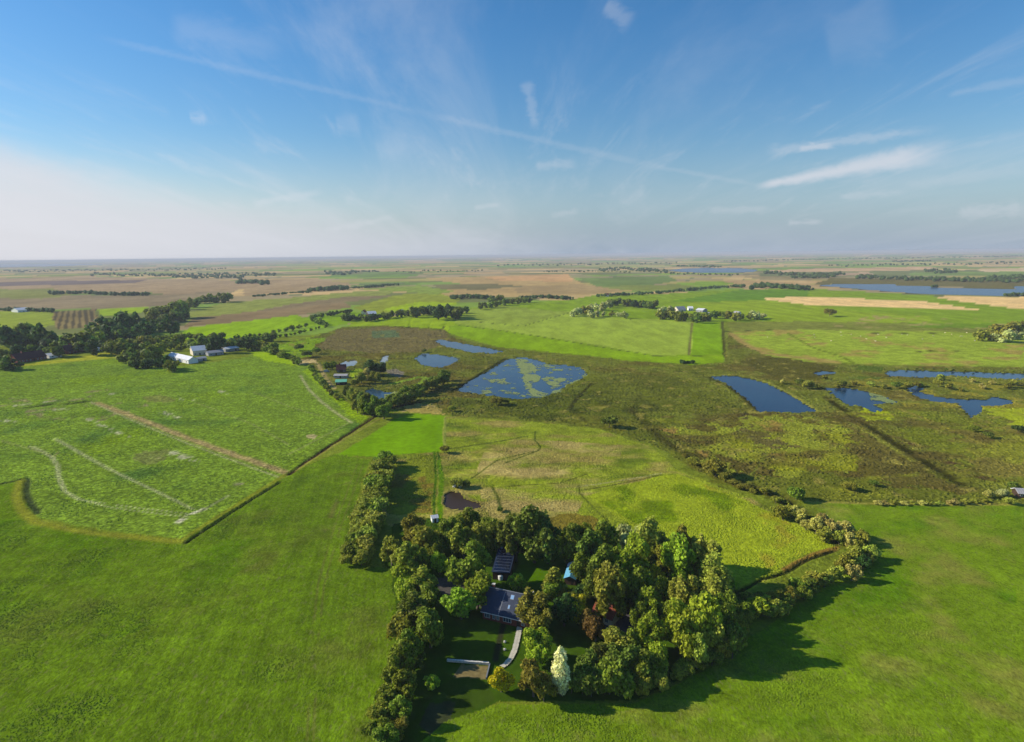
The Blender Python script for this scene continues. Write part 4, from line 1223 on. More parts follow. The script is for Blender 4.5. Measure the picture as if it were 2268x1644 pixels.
# --- homestead wood; each entry: photo pixel of crown centre, radius, leaf, shape, height factor, label
HW = [
    (866, 1219, 27, 'olive', 'round', .8, 'broad olive tree at the corner between the two left hedges'),
    (916, 1173, 26, 'olive', 'round', .8, 'olive tree left of the small white hut'),
    (944, 1186, 29, 'olive', 'round', .9, 'large olive tree just below the small white hut'),
    (962, 1209, 19, 'mid', 'round', .9, 'small green tree below the large olive tree near the hut'),
    (1001, 1176, 27, 'mid', 'round', .9, 'green tree right of the small white hut'),
    (1033, 1160, 24, 'mid', 'round', .8, 'green tree directly below the dark brown pond'),
    (1026, 1199, 24, 'olive', 'round', .9, 'olive tree between the pond side trees and the large oak'),
    (1060, 1192, 20, 'olive', 'tall', .8, 'slim olive tree left of the dark trees above the solar roof'),
    (1090, 1169, 24, 'mid', 'round', .9, 'green tree at the meadow edge above the solar roof'),
    (1120, 1173, 30, 'dark', 'round', 1.0, 'big dark green tree above the solar roof'),
    (1143, 1196, 26, 'dark', 'round', 1.0, 'dark green tree touching the right corner of the solar roof'),
    (1040, 1246, 34, 'mid', 'round', .9, 'large rounded green oak left of the solar roof'),
    (974, 1245, 17, 'light', 'round', .9, 'small light green tree in the dark gap left of the oak'),
    (912, 1240, 28, 'olive', 'round', .9, 'olive tree at the top of the left shelterbelt'),
    (890, 1262, 24, 'light', 'shrub', 1.0, 'light green shrub on the field side at the top of the left shelterbelt'),
    (926, 1286, 30, 'olive', 'round', .9, 'bushy olive tree left of the paved yard'),
    (896, 1303, 26, 'light', 'shrub', 1.1, 'yellow green shrub against the left field below the hedge corner'),
    (942, 1322, 24, 'mid', 'round', .9, 'green tree on the left side of the paved yard'),
    (906, 1344, 30, 'dark', 'round', .9, 'dark green tree in the middle of the left shelterbelt'),
    (953, 1388, 34, 'mid', 'round', .9, 'large green tree left of the shaded front garden'),
    (889, 1389, 24, 'olive', 'shrub', 1.2, 'olive shrub on the field side beside the large shelterbelt tree'),
    (906, 1430, 27, 'mid', 'round', .9, 'green tree in the left shelterbelt level with the silver tree top'),
    (888, 1463, 30, 'mid', 'round', .9, 'green tree of the left shelterbelt level with the low pale wall'),
    (866, 1490, 24, 'mid', 'shrub', 1.1, 'green shrub on the field side level with the vegetable bed'),
    (897, 1516, 27, 'mid', 'round', .9, 'green tree of the left shelterbelt level with the yellow tree'),
    (856, 1540, 24, 'mid', 'shrub', 1.1, 'green field side shrub just below the level of the yellow tree'),
    (886, 1566, 24, 'mid', 'round', .9, 'green tree in the lower left shelterbelt opposite the shaded lawn'),
    (843, 1576, 20, 'olive', 'shrub', 1.1, 'olive field side shrub in the lower left shelterbelt'),
    (833, 1616, 24, 'mid', 'shrub', 1.1, 'green shrub at the bottom edge on the field side'),
    (880, 1612, 21, 'brown', 'round', .8, 'small brown leaved tree near the bottom edge'),
    (856, 1640, 22, 'mid', 'round', .9, 'green tree cut by the bottom edge in the shelterbelt'),
    (1021, 1332, 30, 'bright', 'round', .72, 'left one of two bright green trees covering the left end of the slate roof'),
    (1056, 1308, 32, 'bright', 'round', .72, 'right one of two bright green trees covering the left end of the slate roof'),
    (1143, 1290, 18, 'light', 'shrub', 1.1, 'small light green bush behind the slate roof'),
    (1185, 1340, 27, 'brown', 'tall', .75, 'brownish olive tree touching the right end of the slate roof'),
    (1197, 1378, 22, 'brown', 'round', .9, 'brownish tree just in front of the right end of the house'),
    (1192, 1420, 24, 'light', 'round', .9, 'light green tree between the curved path and the silver tree'),
    (1190, 1454, 19, 'light', 'shrub', 1.3, 'light green bush right of the lower end of the curved path'),
    (1182, 1498, 28, 'brown', 'round', .9, 'autumn brown tree left of the silver tree foot'),
    (1204, 1520, 22, 'olive', 'shrub', 1.2, 'olive shrub below the autumn brown tree'),
    (1110, 1504, 19, 'yellow', 'round', .85, 'golden yellow tree beside the vegetable bed'),
    (1242, 1472, 23, 'silver', 'column', .74, 'slender silvery white poplar near the bottom centre'),
    (957, 1508, 15, 'light', 'feather', 1.0, 'small light green sapling left of the vegetable bed'),
    (1183, 1190, 34, 'dark', 'round', .9, 'tree in shade above the small lawn'),
    (1213, 1198, 30, 'deep', 'round', .9, 'deep green tree at the meadow edge above the small lawn'),
    (1226, 1272, 25, 'olive', 'cone', .62, 'pointed olive tree left of the garden shed'),
    (1222, 1300, 18, 'mid', 'shrub', 1.0, 'green bush at the foot of the pointed tree by the garden shed'),
    (1256, 1206, 28, 'mid', 'round', .9, 'green tree above the garden shed'),
    (1290, 1193, 24, 'mid', 'round', .9, 'green tree at the meadow edge above and right of the garden shed'),
    (1328, 1196, 28, 'mid', 'round', .9, 'green tree directly left of the silvery bush clump'),
    (1311, 1224, 26, 'dark', 'round', .9, 'dark green tree right of the garden shed top'),
    (1289, 1252, 24, 'mid', 'round', .9, 'green tree touching the right side of the garden shed'),
    (1282, 1345, 20, 'lime', 'tall', .72, 'bright yellow green tree left of the red roofed cabin'),
    (1324, 1292, 28, 'dark', 'round', 1.0, 'tree behind the red roofed cabin'),
    (1350, 1308, 34, 'olive', 'tall', .72, 'large olive brown tree right of the red roofed cabin'),
    (1345, 1256, 26, 'mid', 'round', 1.0, 'green tree behind the large olive brown tree'),
    (1370, 1236, 26, 'mid', 'round', 1.0, 'green tree below the silvery bush clump'),
    (1388, 1258, 22, 'light', 'tall', .85, 'slim yellow green tree in the wood, left edge of the tall group'),
    (1411, 1240, 28, 'light', 'tall', .85, 'broad yellow green tree in the upper left of the tall wood'),
    (1432, 1212, 24, 'pale', 'tall', .85, 'pale olive tree at the top left of the tall wood beside the silvery bushes'),
    (1464, 1213, 20, 'pale', 'tall', .9, 'slim pale tree on the top edge of the tall wood'),
    (1484, 1226, 24, 'olive', 'tall', .9, 'olive tree near the middle of the top edge of the tall wood'),
    (1509, 1210, 20, 'olive', 'tall', .9, 'olive treetop on the top edge right of the middle of the wood'),
    (1504, 1243, 26, 'light', 'tall', .9, 'yellow green tree below the olive treetop in the tall wood'),
    (1450, 1272, 18, 'lime', 'tall', .8, 'small lime green crown in the middle of the tall wood'),
    (1536, 1219, 17, 'pale', 'column', .62, 'narrow pale poplar on the top right edge of the wood'),
    (1566, 1236, 27, 'pale', 'tall', .95, 'tall pale olive poplar on the right shoulder of the wood'),
    (1583, 1262, 27, 'pale', 'tall', .95, 'pale olive poplar on the right edge of the wood above the long shadow'),
    (1593, 1296, 22, 'pale', 'tall', .9, 'pale tree on the right edge of the wood below the two poplars'),
    (1493, 1305, 14, 'pale', 'column', .62, 'narrow pale spire in the centre of the wood'),
    (1523, 1312, 28, 'pale', 'tall', .9, 'broad pale tree right of the narrow spire in the wood'),
    (1545, 1330, 22, 'olive', 'tall', .9, 'olive tree below the broad pale tree in the wood'),
    (1423, 1308, 30, 'mid', 'round', 1.0, 'green tree right of the large olive brown tree'),
    (1463, 1318, 20, 'mid', 'tall', .85, 'slim green tree left of the narrow spire'),
    (1436, 1346, 28, 'bright', 'round', 1.0, 'fresh green tree above the dark yard in the wood'),
    (1416, 1368, 20, 'mid', 'round', 1.0, 'green tree at the right end of the dark yard'),
    (1486, 1370, 26, 'mid', 'round', 1.1, 'green tree in the lower middle of the wood'),
    (1516, 1378, 32, 'light', 'round', 1.2, 'large light green crown at the front of the wood'),
    (1560, 1368, 32, 'light', 'round', 1.2, 'large light green crown right of its twin at the front of the wood'),
    (1587, 1362, 27, 'mid', 'round', 1.1, 'green crown at the front right of the wood'),
    (1608, 1352, 22, 'mid', 'round', 1.0, 'green crown at the right tip of the wood'),
    (1526, 1410, 30, 'light', 'round', 1.0, 'light green tree low at the front of the wood'),
    (1546, 1442, 22, 'pale', 'round', 1.0, 'pale green tree at the front foot of the wood above the field shadow'),
    (1576, 1406, 28, 'pale', 'round', 1.0, 'pale green tree at the right front of the wood'),
    (1593, 1426, 22, 'olive', 'round', .9, 'olive tree at the lower right corner of the wood'),
    (1624, 1418, 24, 'dark', 'shrub', 1.3, 'dark shrub where the wood meets the right hedge'),
    (1616, 1382, 20, 'olive', 'round', .9, 'olive tree on the right rim of the wood above the dark shrub'),
    (1439, 1404, 27, 'bright', 'round', .95, 'bright green tree at the front left of the wood'),
    (1450, 1436, 24, 'light', 'round', .95, 'light green tree below the bright front tree'),
    (1402, 1206, 24, 'grey', 'shrub', 1.3, 'silvery grey bush in the middle of the clump at the meadow edge'),
    (1424, 1186, 18, 'grey', 'shrub', 1.3, 'silvery grey bush on the right of the clump at the meadow edge'),
    (1378, 1184, 18, 'grey', 'shrub', 1.3, 'silvery grey bush on the left of the clump at the meadow edge'),
    (1360, 1430, 24, 'pale', 'round', .9, 'pale green tree right of the sunlit lawn strip'),
    (1390, 1426, 24, 'mid', 'round', .9, 'green tree beside the pale tree along the lower wood edge'),
    (1370, 1460, 27, 'dark', 'round', .8, 'tree right of the silver poplar, upper one'),
    (1335, 1456, 24, 'dark', 'round', .8, 'tree between the silver poplar and the lower wood'),
    (1402, 1473, 30, 'dark', 'round', .8, 'dark green tree in the lower middle wood edge'),
    (1430, 1470, 27, 'mid', 'round', .9, 'green tree in the lower wood edge below the bright tree'),
    (1456, 1474, 20, 'mid', 'round', .9, 'green tree at the right end of the lower wood edge'),
    (1350, 1496, 27, 'mid', 'shrub', 1.2, 'green shrub at the field edge right of the silver poplar'),
    (1382, 1506, 24, 'mid', 'shrub', 1.2, 'green shrub in the middle of the lower field edge'),
    (1422, 1512, 18, 'olive', 'shrub', 1.2, 'olive shrub on the lower field edge'),
    (1463, 1508, 14, 'pale', 'shrub', 1.5, 'small pale shrub at the end of the lower field edge'),
    (1293, 1480, 27, 'dark', 'round', .8, 'tree touching the right side of the silver poplar'),
    (1310, 1506, 24, 'dark', 'shrub', 1.2, 'dark shrub at the field edge right of the silver poplar foot'),
    (1266, 1508, 18, 'dark', 'shrub', 1.2, 'dark shrub at the foot of the silver poplar'),
    (1320, 1388, 20, 'red', 'round', .9, 'dark coppery tree below the red roofed cabin'),
    (1302, 1372, 16, 'red', 'round', .9, 'small coppery tree left of the red roofed cabin'),
    (1250, 1352, 24, 'deep', 'round', .8, 'deep green tree in shade right of the slate roof'),
]
for e in HW:
    tree(e[0], e[1], e[2] * (1.12 if e[0] < 960 else 1.2 if e[4] != 'column' else 0.98), *e[3:5], e[5] * (1.15 if e[0] < 960 and e[4] != 'column' else 1.28 if e[4] in ('round', 'shrub') else 1.2 if e[4] != 'column' else 1.28), label=e[6], group='trees of the homestead wood')

row([(1500, 1488), (1540, 1466), (1590, 1446), (1640, 1424)], 20, 17, ['mid', 'olive', 'dark'], 'low shrub along the front foot of the wood', 'shrubs along the foot of the wood', 'shrub', 1.2, far=False, name='wood_shrub')
row([(1290, 1520), (1340, 1518), (1400, 1520), (1460, 1506)], 22, 16, ['mid', 'dark'], 'low shrub on the lower rim of the wood', 'shrubs on the lower rim of the wood', 'shrub', 1.1, far=False, name='wood_shrub')
row([(1600, 1290), (1622, 1340), (1640, 1390)], 18, 20, ['olive', 'mid'], 'low shrub on the right rim of the wood', 'shrubs on the right rim of the wood', 'shrub', 1.3, far=False, name='wood_shrub')
row([(1270, 1330), (1300, 1300), (1380, 1300), (1400, 1330)], 24, 20, ['dark', 'mid', 'deep'], 'dark understorey bush deep inside the wood', 'bushes deep inside the wood', 'shrub', 1.4, far=False, name='wood_shrub')
# hedges round the homestead
row([(850, 1018), (830, 1070), (806, 1130), (790, 1180), (768, 1236)], 11, 20, ['olive', 'olive', 'pale', 'mid'], 'olive shrub in the upper left hedge beside the meadow', 'shrubs of the upper left hedge', 'shrub', 1.0, far=False, name='hedge_shrub')
row([(862, 1024), (846, 1080), (828, 1140), (815, 1190), (800, 1236)], 13, 20, ['mid', 'olive', 'pale'], 'olive shrub in the upper left hedge beside the meadow', 'shrubs of the upper left hedge', 'shrub', 1.1, far=False, name='hedge_shrub')
row([(925, 1300), (930, 1360), (925, 1440), (905, 1500), (880, 1560), (850, 1640)], 22, 18, ['dark', 'mid'], 'small dark tree inside the left shelterbelt', 'small trees of the left shelterbelt', 'round', .8, far=False, name='shelterbelt_tree')
HR = [(735, 1.0), ]
for zx, zy, zr, kd, sh in [
        (620, 110, 80, 'tan', 'feather'), (560, 60, 70, 'pale', 'feather'), (430, 90, 80, 'olive', 'feather'), (330, 60, 60, 'olive', 'feather'), (740, 250, 60, 'tan', 'feather'),
        (950, 200, 100, 'tan', 'feather'), (880, 260, 90, 'tan', 'feather'), (1060, 270, 100, 'tan', 'feather'), (1160, 330, 90, 'tan', 'feather'), (1260, 310, 90, 'tan', 'feather'), (1000, 380, 80, 'pale', 'feather'),
        (1300, 440, 80, 'tan', 'feather'), (1180, 430, 70, 'pale', 'feather'), (1480, 420, 70, 'pale', 'feather'), (1430, 520, 60, 'olive', 'feather'), (1590, 620, 80, 'pale', 'feather'), (1400, 640, 80, 'pale', 'feather'),
        (1300, 680, 70, 'olive', 'feather'), (1330, 780, 80, 'pale', 'feather'), (1240, 780, 80, 'olive', 'feather'), (1350, 900, 80, 'tan', 'feather'), (1150, 880, 80, 'pale', 'feather'), (1060, 960, 60, 'pale', 'feather'),
        (930, 960, 70, 'pale', 'feather'), (1180, 760, 60, 'olive', 'feather'), (820, 930, 60, 'pale', 'feather'), (750, 980, 46, 'pale', 'feather'), (640, 1020, 60, 'mid', 'feather'), (600, 1090, 80, 'mid', 'feather'),
        (700, 1140, 80, 'mid', 'feather'), (520, 1180, 90, 'olive', 'feather'), (390, 1190, 90, 'olive', 'feather'), (270, 1240, 90, 'olive', 'feather'), (180, 1320, 110, 'light', 'feather'), (330, 1340, 100, 'pale', 'feather'),
        (450, 1340, 80, 'olive', 'feather'), (70, 1340, 100, 'light', 'feather'), (10, 1240, 90, 'olive', 'feather'), (1500, 740, 80, 'deep', 'feather'), (1560, 690, 60, 'dark', 'feather'), (-70, 1360, 100, 'mid', 'feather'), (-60, 1250, 80, 'mid', 'feather'), (250, 1380, 80, 'mid', 'feather'),
        (-60, 1480, 70, 'olive', 'feather'), (120, 1240, 80, 'dark', 'feather'), (860, 1010, 70, 'olive', 'feather'), (980, 1010, 60, 'dark', 'feather'), (790, 1060, 70, 'dark', 'feather'), (470, 1260, 80, 'dark', 'feather')]:
    lab = {'tan': 'tan feathery willow in the hedge tip along the right field', 'pale': 'pale olive feathery willow in the hedge along the right field',
           'olive': 'olive feathery willow in the hedge along the right field', 'mid': 'green feathery willow in the hedge between wood and right field',
           'light': 'light green feathery willow in the hedge nearest the wood', 'deep': 'deep green shaded willow on the right tip of the hedge',
           'dark': 'dark shaded willow low in the right hedge'}[kd]
    lab += ', on its upper arm' if zy < 560 else ', at its right tip' if zx > 1000 else ', on its lower arm' if zx > 480 else ', beside the wood'
    tree(1663 + zx * .1667, 1119 + zy * .1667, zr * .1667 * 1.28, kd, sh, 1.0, lab, 'willows of the right field hedge', 'willow_shrub')
row([(1740, 1118), (1700, 1098), (1640, 1070), (1590, 1045), (1520, 1010)], 12, 9, ['olive', 'brown', 'olive'], 'low scrub bush on the ditch beside the marsh', 'scrub bushes along the meadow ditch', 'shrub', .7, jit=1.4, rj=0.5, far=False, wide=5, name='scrub_bush')

# single bushes in meadow and marsh
for x, y, r, kd, lab in [
        (1350, 932, 17, 'dark', 'lone dark round bush in the marsh below the weedy pond'),
        (1585, 1036, 22, 'brown', 'brownish bush on the ditch between meadow and marsh'),
        (1606, 1052, 16, 'olive', 'olive bush right of the brownish bush on the ditch'),
        (984, 994, 11, 'olive', 'small olive bush at the corner of the bright small field'),
        (1100, 886, 13, 'olive', 'olive bush below the largest pond'),
        (1120, 888, 8, 'dark', 'small dark bush beside the olive bush below the largest pond'),
        (1764, 1092, 18, 'mid', 'green bush where the right field begins'),
        (1880, 1074, 13, 'olive', 'olive bush in the marsh right of the green bush'),
        (1935, 1068, 10, 'dark', 'small dark bush in the right marsh'),
        (1010, 1068, 14, 'olive', 'olive bush above the dark brown pond'),
        (1034, 1070, 11, 'dark', 'dark bush at the right above the dark brown pond'),
        (1108, 1126, 8, 'dark', 'tiny dark bush right of the dark brown pond'),
        (868, 1016, 10, 'dark', 'dark bush at the top of the left hedge'),
        (1838, 690, 12, 'olive', 'lone round tree on the green pasture below the wheat'),
        (2222, 1090, 12, 'grey', 'greyish bush left of the shed at the right edge'),
        (2245, 1076, 14, 'dark', 'dark bush behind the shed at the right edge'),
        (2190, 1092, 12, 'tan', 'tan bush left of the greyish bush near the right edge'),
        (2235, 1108, 10, 'pale', 'pale bush in front of the shed at the right edge'),
        (2080, 848, 10, 'olive', 'olive bush above the crooked pond'),
        (1790, 850, 12, 'pale', 'pale bush left of the reedy pond'),
        (1772, 846, 10, 'dark', 'dark bush beside the pale bush left of the reedy pond'),
        (1868, 848, 9, 'dark', 'dark bush above the reedy pond'),
        (1985, 852, 9, 'dark', 'dark bush between the reedy pond and the long reach'),
        (2030, 850, 8, 'brown', 'brownish bush above the crooked pond hook'),
        (2240, 850, 10, 'olive', 'olive bush under the long reach near the right edge'),
        (2160, 948, 10, 'mid', 'green bush in the right marsh below the crooked pond'),
        (2256, 948, 12, 'deep', 'deep green bush at the right edge of the marsh'),
        (2190, 962, 9, 'dark', 'dark bush beside the pale track in the right marsh'),
        (680, 781, 11, 'dark', 'dark bush on the green bank left of the marsh'),
        (662, 768, 10, 'dark', 'dark bush on the bank beside the hedge corner'),
        (700, 776, 9, 'mid', 'green bush on the bank right of the dark bush'),
        (586, 772, 9, 'dark', 'lone dark tree in the bright corner field'),
        (1000, 566 + 338, 8, 'olive', 'small olive bush on the path by the tree row')]:
    tree(x, y, r, kd, 'shrub', 1.0, lab, None, 'round_bush', 'bush')
row([(1740, 838), (1800, 846), (1900, 842), (1960, 852), (2060, 842), (2140, 852), (2268, 842)], 22, 7, ['pale', 'tan', 'olive', 'brown'], 'low tan marsh bush between the blue ponds', 'low bushes between the ponds', 'shrub', .8, jit=1.2, far=True, name='marsh_bush', cat='bush', wide=8)
row([(1508, 800), (1520, 801), (1536, 801)], 7, 5.0, ['deep'], 'low dark bush on the bright strip', 'low bushes on the bright strip', 'shrub', .7, far=True, name='marsh_bush', cat='bush')
row([(1960, 817), (2060, 815), (2140, 820), (2268, 822)], 22, 3.0, ['dark', 'mid'], 'small bush on the far bank of the reach', 'bushes on the far bank of the long reach', 'shrub', .8, far=True, name='marsh_bush', cat='bush')
row([(1940, 1110), (2010, 1112), (2090, 1112), (2180, 1106)], 20, 7, ['tan', 'olive', 'pale'], 'low tan bush on the rim of the right field', 'bushes on the rim of the right field', 'shrub', .7, far=True, name='marsh_bush', cat='bush')

# the tree row and thicket at the small ponds
row([(790, 900), (815, 898), (850, 905)], 11, 15, ['mid', 'olive'], 'olive tree in the thicket below the small pond', 'trees of the pond thicket', far=False, name='thicket_tree')
row([(770, 866), (790, 880), (830, 890)], 12, 15, ['mid', 'dark', 'olive'], 'olive tree in the thicket below the small pond', 'trees of the pond thicket', far=False, name='thicket_tree')
row([(848, 894), (885, 880), (925, 862), (960, 845), (990, 832)], 9, 13, ['dark', 'mid', 'dark'], 'tree in the slanting row between the ponds', 'trees of the slanting row', far=False, name='row_tree', hr=.9)
row([(845, 900), (890, 884), (930, 868)], 12, 12, ['mid', 'dark'], 'tree in the slanting row between the ponds', 'trees of the slanting row', far=False, name='row_tree', hr=.9)
row([(690, 812), (700, 830), (725, 860), (748, 880)], 8, 7, ['dark', 'mid', 'olive'], 'small hedge bush beside the sandy track', 'hedge bushes beside the sandy track', 'shrub', far=True, name='hedge_bush', cat='bush')
row([(596, 772), (620, 780), (650, 792), (662, 798)], 8, 9, ['mid', 'dark'], 'hedge bush beside the bright corner field', 'hedge bushes of the bright corner field', 'shrub', far=True, name='hedge_bush', cat='bush')
for x, y, r, kd, sh, lab in [(822, 812, 17, 'deep', 'round', 'tall dark tree among the small pools'), (838, 815, 15, 'deep', 'round', 'tree right of the tallest one among the pools'),
                             (812, 828, 13, 'tan', 'tall', 'pale tan tree in front of the dark trees'), (800, 836, 12, 'olive', 'round', 'olive tree left of the tan tree'), (830, 834, 13, 'olive', 'round', 'olive tree below the dark trees'),
                             (736, 808, 9, 'mid', 'round', 'green tree behind the dark red cottage'), (722, 810, 8, 'mid', 'round', 'green tree left of the dark red cottage'), (785, 845, 9, 'brown', 'round', 'brownish tree right of the green roof'),
                             (940, 776, 6, 'dark', 'shrub', 'small dark bush left of the long pond')]:
    tree(x, y, r, kd, sh, .9 if sh != 'tall' else .6, lab, None, 'pool_tree')

# farm trees and tree lines further off
LT = 'trees of the farm on the left'
row([(14, 742), (40, 738), (66, 738), (92, 742)], 14, 20, ['deep', 'dark'], 'tall tree in the dense block at the left edge', 'tall block at the left edge', hr=1.1, name='farm_tree', jit=.2)
row([(20, 752), (60, 754), (96, 752)], 16, 14, ['deep'], 'tall tree in the dense block at the left edge', 'tall block at the left edge', name='farm_tree')
row([(112, 752), (150, 748), (190, 746), (225, 748)], 14, 16, ['dark', 'mid', 'deep'], 'tree in the long wood behind the farms', 'trees of the long farm wood', name='farm_tree', jit=.8)
row([(120, 768), (160, 764), (200, 762), (240, 762), (290, 760)], 13, 13, ['dark', 'deep', 'mid'], 'tree in the long wood behind the farms', 'trees of the long farm wood', name='farm_tree', jit=.8)
row([(228, 718), (262, 712), (300, 708)], 14, 20, ['dark', 'deep'], 'big tree in the clump above the farm', 'big clump above the farm', hr=1.1, name='farm_tree')
row([(225, 736), (260, 738), (300, 742)], 15, 17, ['deep', 'dark'], 'big tree in the clump above the farm', 'big clump above the farm', name='farm_tree')
row([(310, 722), (340, 720), (372, 718)], 14, 17, ['deep', 'dark'], 'big tree in the clump above the farm', 'big clump above the farm', name='farm_tree')
row([(330, 696), (350, 688), (375, 686), (398, 680)], 11, 15, ['dark', 'mid'], 'tree in the belt climbing from the big clump', 'trees of the climbing belt', name='farm_tree')
row([(400, 674), (425, 668), (450, 662), (480, 658), (505, 656)], 10, 10, ['dark', 'mid'], 'tree in the belt climbing from the big clump', 'trees of the climbing belt', name='farm_tree')
row([(345, 704), (385, 700), (408, 690)], 11, 12, ['mid', 'dark'], 'tree in the belt climbing from the big clump', 'trees of the climbing belt', name='farm_tree')
row([(0, 780), (20, 776), (44, 776), (80, 774), (110, 772)], 14, 11, ['dark', 'deep'], 'tree behind the red roofed farmhouses', 'trees behind the red roofs', name='farm_tree', jit=.8)
row([(-10, 800), (12, 800), (30, 804)], 13, 13, ['deep', 'dark'], 'tree at the left edge beside the red roofs', 'trees beside the red roofs', name='farm_tree')
row([(238, 766), (262, 764), (285, 762)], 12, 15, ['mid', 'dark'], 'rounded tree at the end of the red roofed row', 'trees at the end of the red roofed row', name='farm_tree')
row([(300, 752), (330, 750), (360, 750), (400, 748)], 13, 13, ['mid', 'dark', 'olive'], 'tree between the big clump and the white barns', 'trees above the white barns', name='farm_tree', jit=.9)
row([(310, 766), (340, 766), (380, 764), (402, 768)], 14, 9, ['mid', 'dark'], 'tree between the big clump and the white barns', 'trees above the white barns', name='farm_tree', jit=.6)
row([(272, 788), (290, 786), (310, 782), (335, 778), (355, 776)], 13, 14, ['dark', 'mid'], 'tree in the clump left of the white barns', 'clump left of the white barns', name='farm_tree')
row([(290, 800), (315, 802), (340, 800), (362, 798), (380, 806)], 12, 12, ['dark', 'deep', 'mid'], 'tree in the clump left of the white barns', 'clump left of the white barns', name='farm_tree')
row([(430, 760), (450, 756), (475, 758), (500, 760), (520, 754), (548, 756)], 11, 14, ['dark', 'mid', 'deep'], 'tree in the belt right of the white barns', 'belt right of the white barns', name='farm_tree', hr=1.1)
row([(420, 742), (460, 744), (490, 742)], 12, 10, ['dark', 'mid'], 'tree in the belt right of the white barns', 'belt right of the white barns', name='farm_tree')
row([(550, 748), (575, 744), (600, 742)], 11, 10, ['dark', 'mid'], 'tree where the belt meets the avenue', 'trees where belt and avenue meet', name='farm_tree')
row([(560, 762), (590, 764), (606, 766)], 11, 10, ['mid', 'olive'], 'tree where the belt meets the avenue', 'trees where belt and avenue meet', name='farm_tree')
row([(604, 734), (622, 730), (640, 726), (660, 722), (676, 718)], 14, 5, ['mid', 'dark'], 'small avenue tree beside the bright field', 'avenue along the bright green field', name='avenue_tree', jit=.1)
row([(610, 744), (650, 738), (690, 728), (720, 720)], 11, 4, ['mid', 'dark'], 'low hedge bush along the farm road', 'hedge along the farm road', name='hedge_bush', cat='bush')
row([(690, 704), (710, 712), (722, 716)], 8, 7, ['dark'], 'dark bush at the end of the long dark hedge', 'bushes at the end of the dark hedge', name='hedge_bush', cat='bush')
row([(690, 700), (720, 696), (745, 691), (775, 687)], 7, 4.5, ['dark', 'deep'], 'dark bush in the hedge before the middle farm', 'hedge left of the middle farm', name='hedge_bush', cat='bush')
row([(764, 700), (780, 702), (796, 700), (812, 702), (836, 700)], 8, 8, ['deep', 'dark'], 'tree around the middle farm', 'trees of the middle farm', name='farm_tree')
row([(850, 697), (868, 694), (890, 692), (905, 690)], 8, 7, ['dark', 'mid'], 'tree right of the middle farm', 'trees right of the middle farm', name='farm_tree')
row([(918, 688), (934, 684), (950, 684), (962, 686)], 8, 12, ['deep', 'dark'], 'tree of the left block by the three ditches', 'left block at the ditches', name='farm_tree')
row([(966, 688), (982, 686), (998, 686), (1012, 688)], 8, 13, ['deep', 'dark', 'dark'], 'tree of the right block by the three ditches', 'right block at the ditches', name='farm_tree')
row([(1012, 686), (1034, 684)], 8, 8, ['dark'], 'tree of the right block by the three ditches', 'right block at the ditches', name='farm_tree')
row([(1060, 676), (1090, 672), (1120, 666), (1150, 664), (1172, 662)], 9, 7, ['dark', 'mid'], 'tree in the line behind the pale pasture', 'line behind the pale pasture', name='field_tree')
row([(1085, 662), (1100, 660), (1110, 658)], 8, 8, ['mid', 'dark'], 'tree in the line behind the pale pasture', 'line behind the pale pasture', name='field_tree')
row([(1270, 690), (1290, 686), (1310, 680), (1330, 676), (1350, 672)], 8, 8, ['grey', 'olive', 'grey'], 'grey green tree in the slanting row on the green pasture', 'slanting grey row on the pasture', name='field_tree', jit=.2)
row([(1310, 693), (1336, 693), (1360, 694), (1384, 696)], 13, 7, ['grey', 'grey', 'olive'], 'round grey green tree along the pasture edge', 'round grey trees along the pasture', name='field_tree', jit=.2)
row([(1352, 668), (1370, 666), (1390, 668), (1410, 670), (1432, 672), (1448, 672)], 8, 9, ['dark', 'deep'], 'tree in the small wood behind the pasture', 'small wood behind the pasture', name='field_tree')
row([(1462, 696), (1480, 694), (1500, 697), (1520, 698), (1546, 700), (1570, 700)], 8, 9, ['mid', 'olive', 'dark'], 'tree around the farm with white roofs', 'trees around the white roofed farm', name='field_tree')
row([(1462, 686), (1476, 682), (1490, 684)], 8, 8, ['grey', 'dark'], 'tree around the farm with white roofs', 'trees around the white roofed farm', name='field_tree')
row([(1585, 694), (1602, 692), (1620, 696), (1640, 700)], 8, 9, ['dark', 'olive', 'mid'], 'tree around the farm with white roofs', 'trees around the white roofed farm', name='field_tree')
row([(1662, 698), (1676, 696), (1690, 698)], 8, 8, ['grey', 'dark'], 'grey tree at the right end of the white roofed farm', 'grey trees right of the white roofed farm', name='field_tree')
row([(2172, 735), (2200, 730), (2230, 726), (2268, 722), (2300, 720)], 12, 14, ['olive', 'brown', 'olive'], 'brownish bush in the thicket at the right edge', 'thicket at the right edge', 'shrub', name='thicket_bush', cat='bush', jit=.6)
row([(2190, 740), (2220, 740), (2268, 738), (2300, 736)], 13, 11, ['olive', 'brown', 'grey'], 'brownish bush in the thicket at the right edge', 'thicket at the right edge', 'shrub', name='thicket_bush', cat='bush', jit=.6)


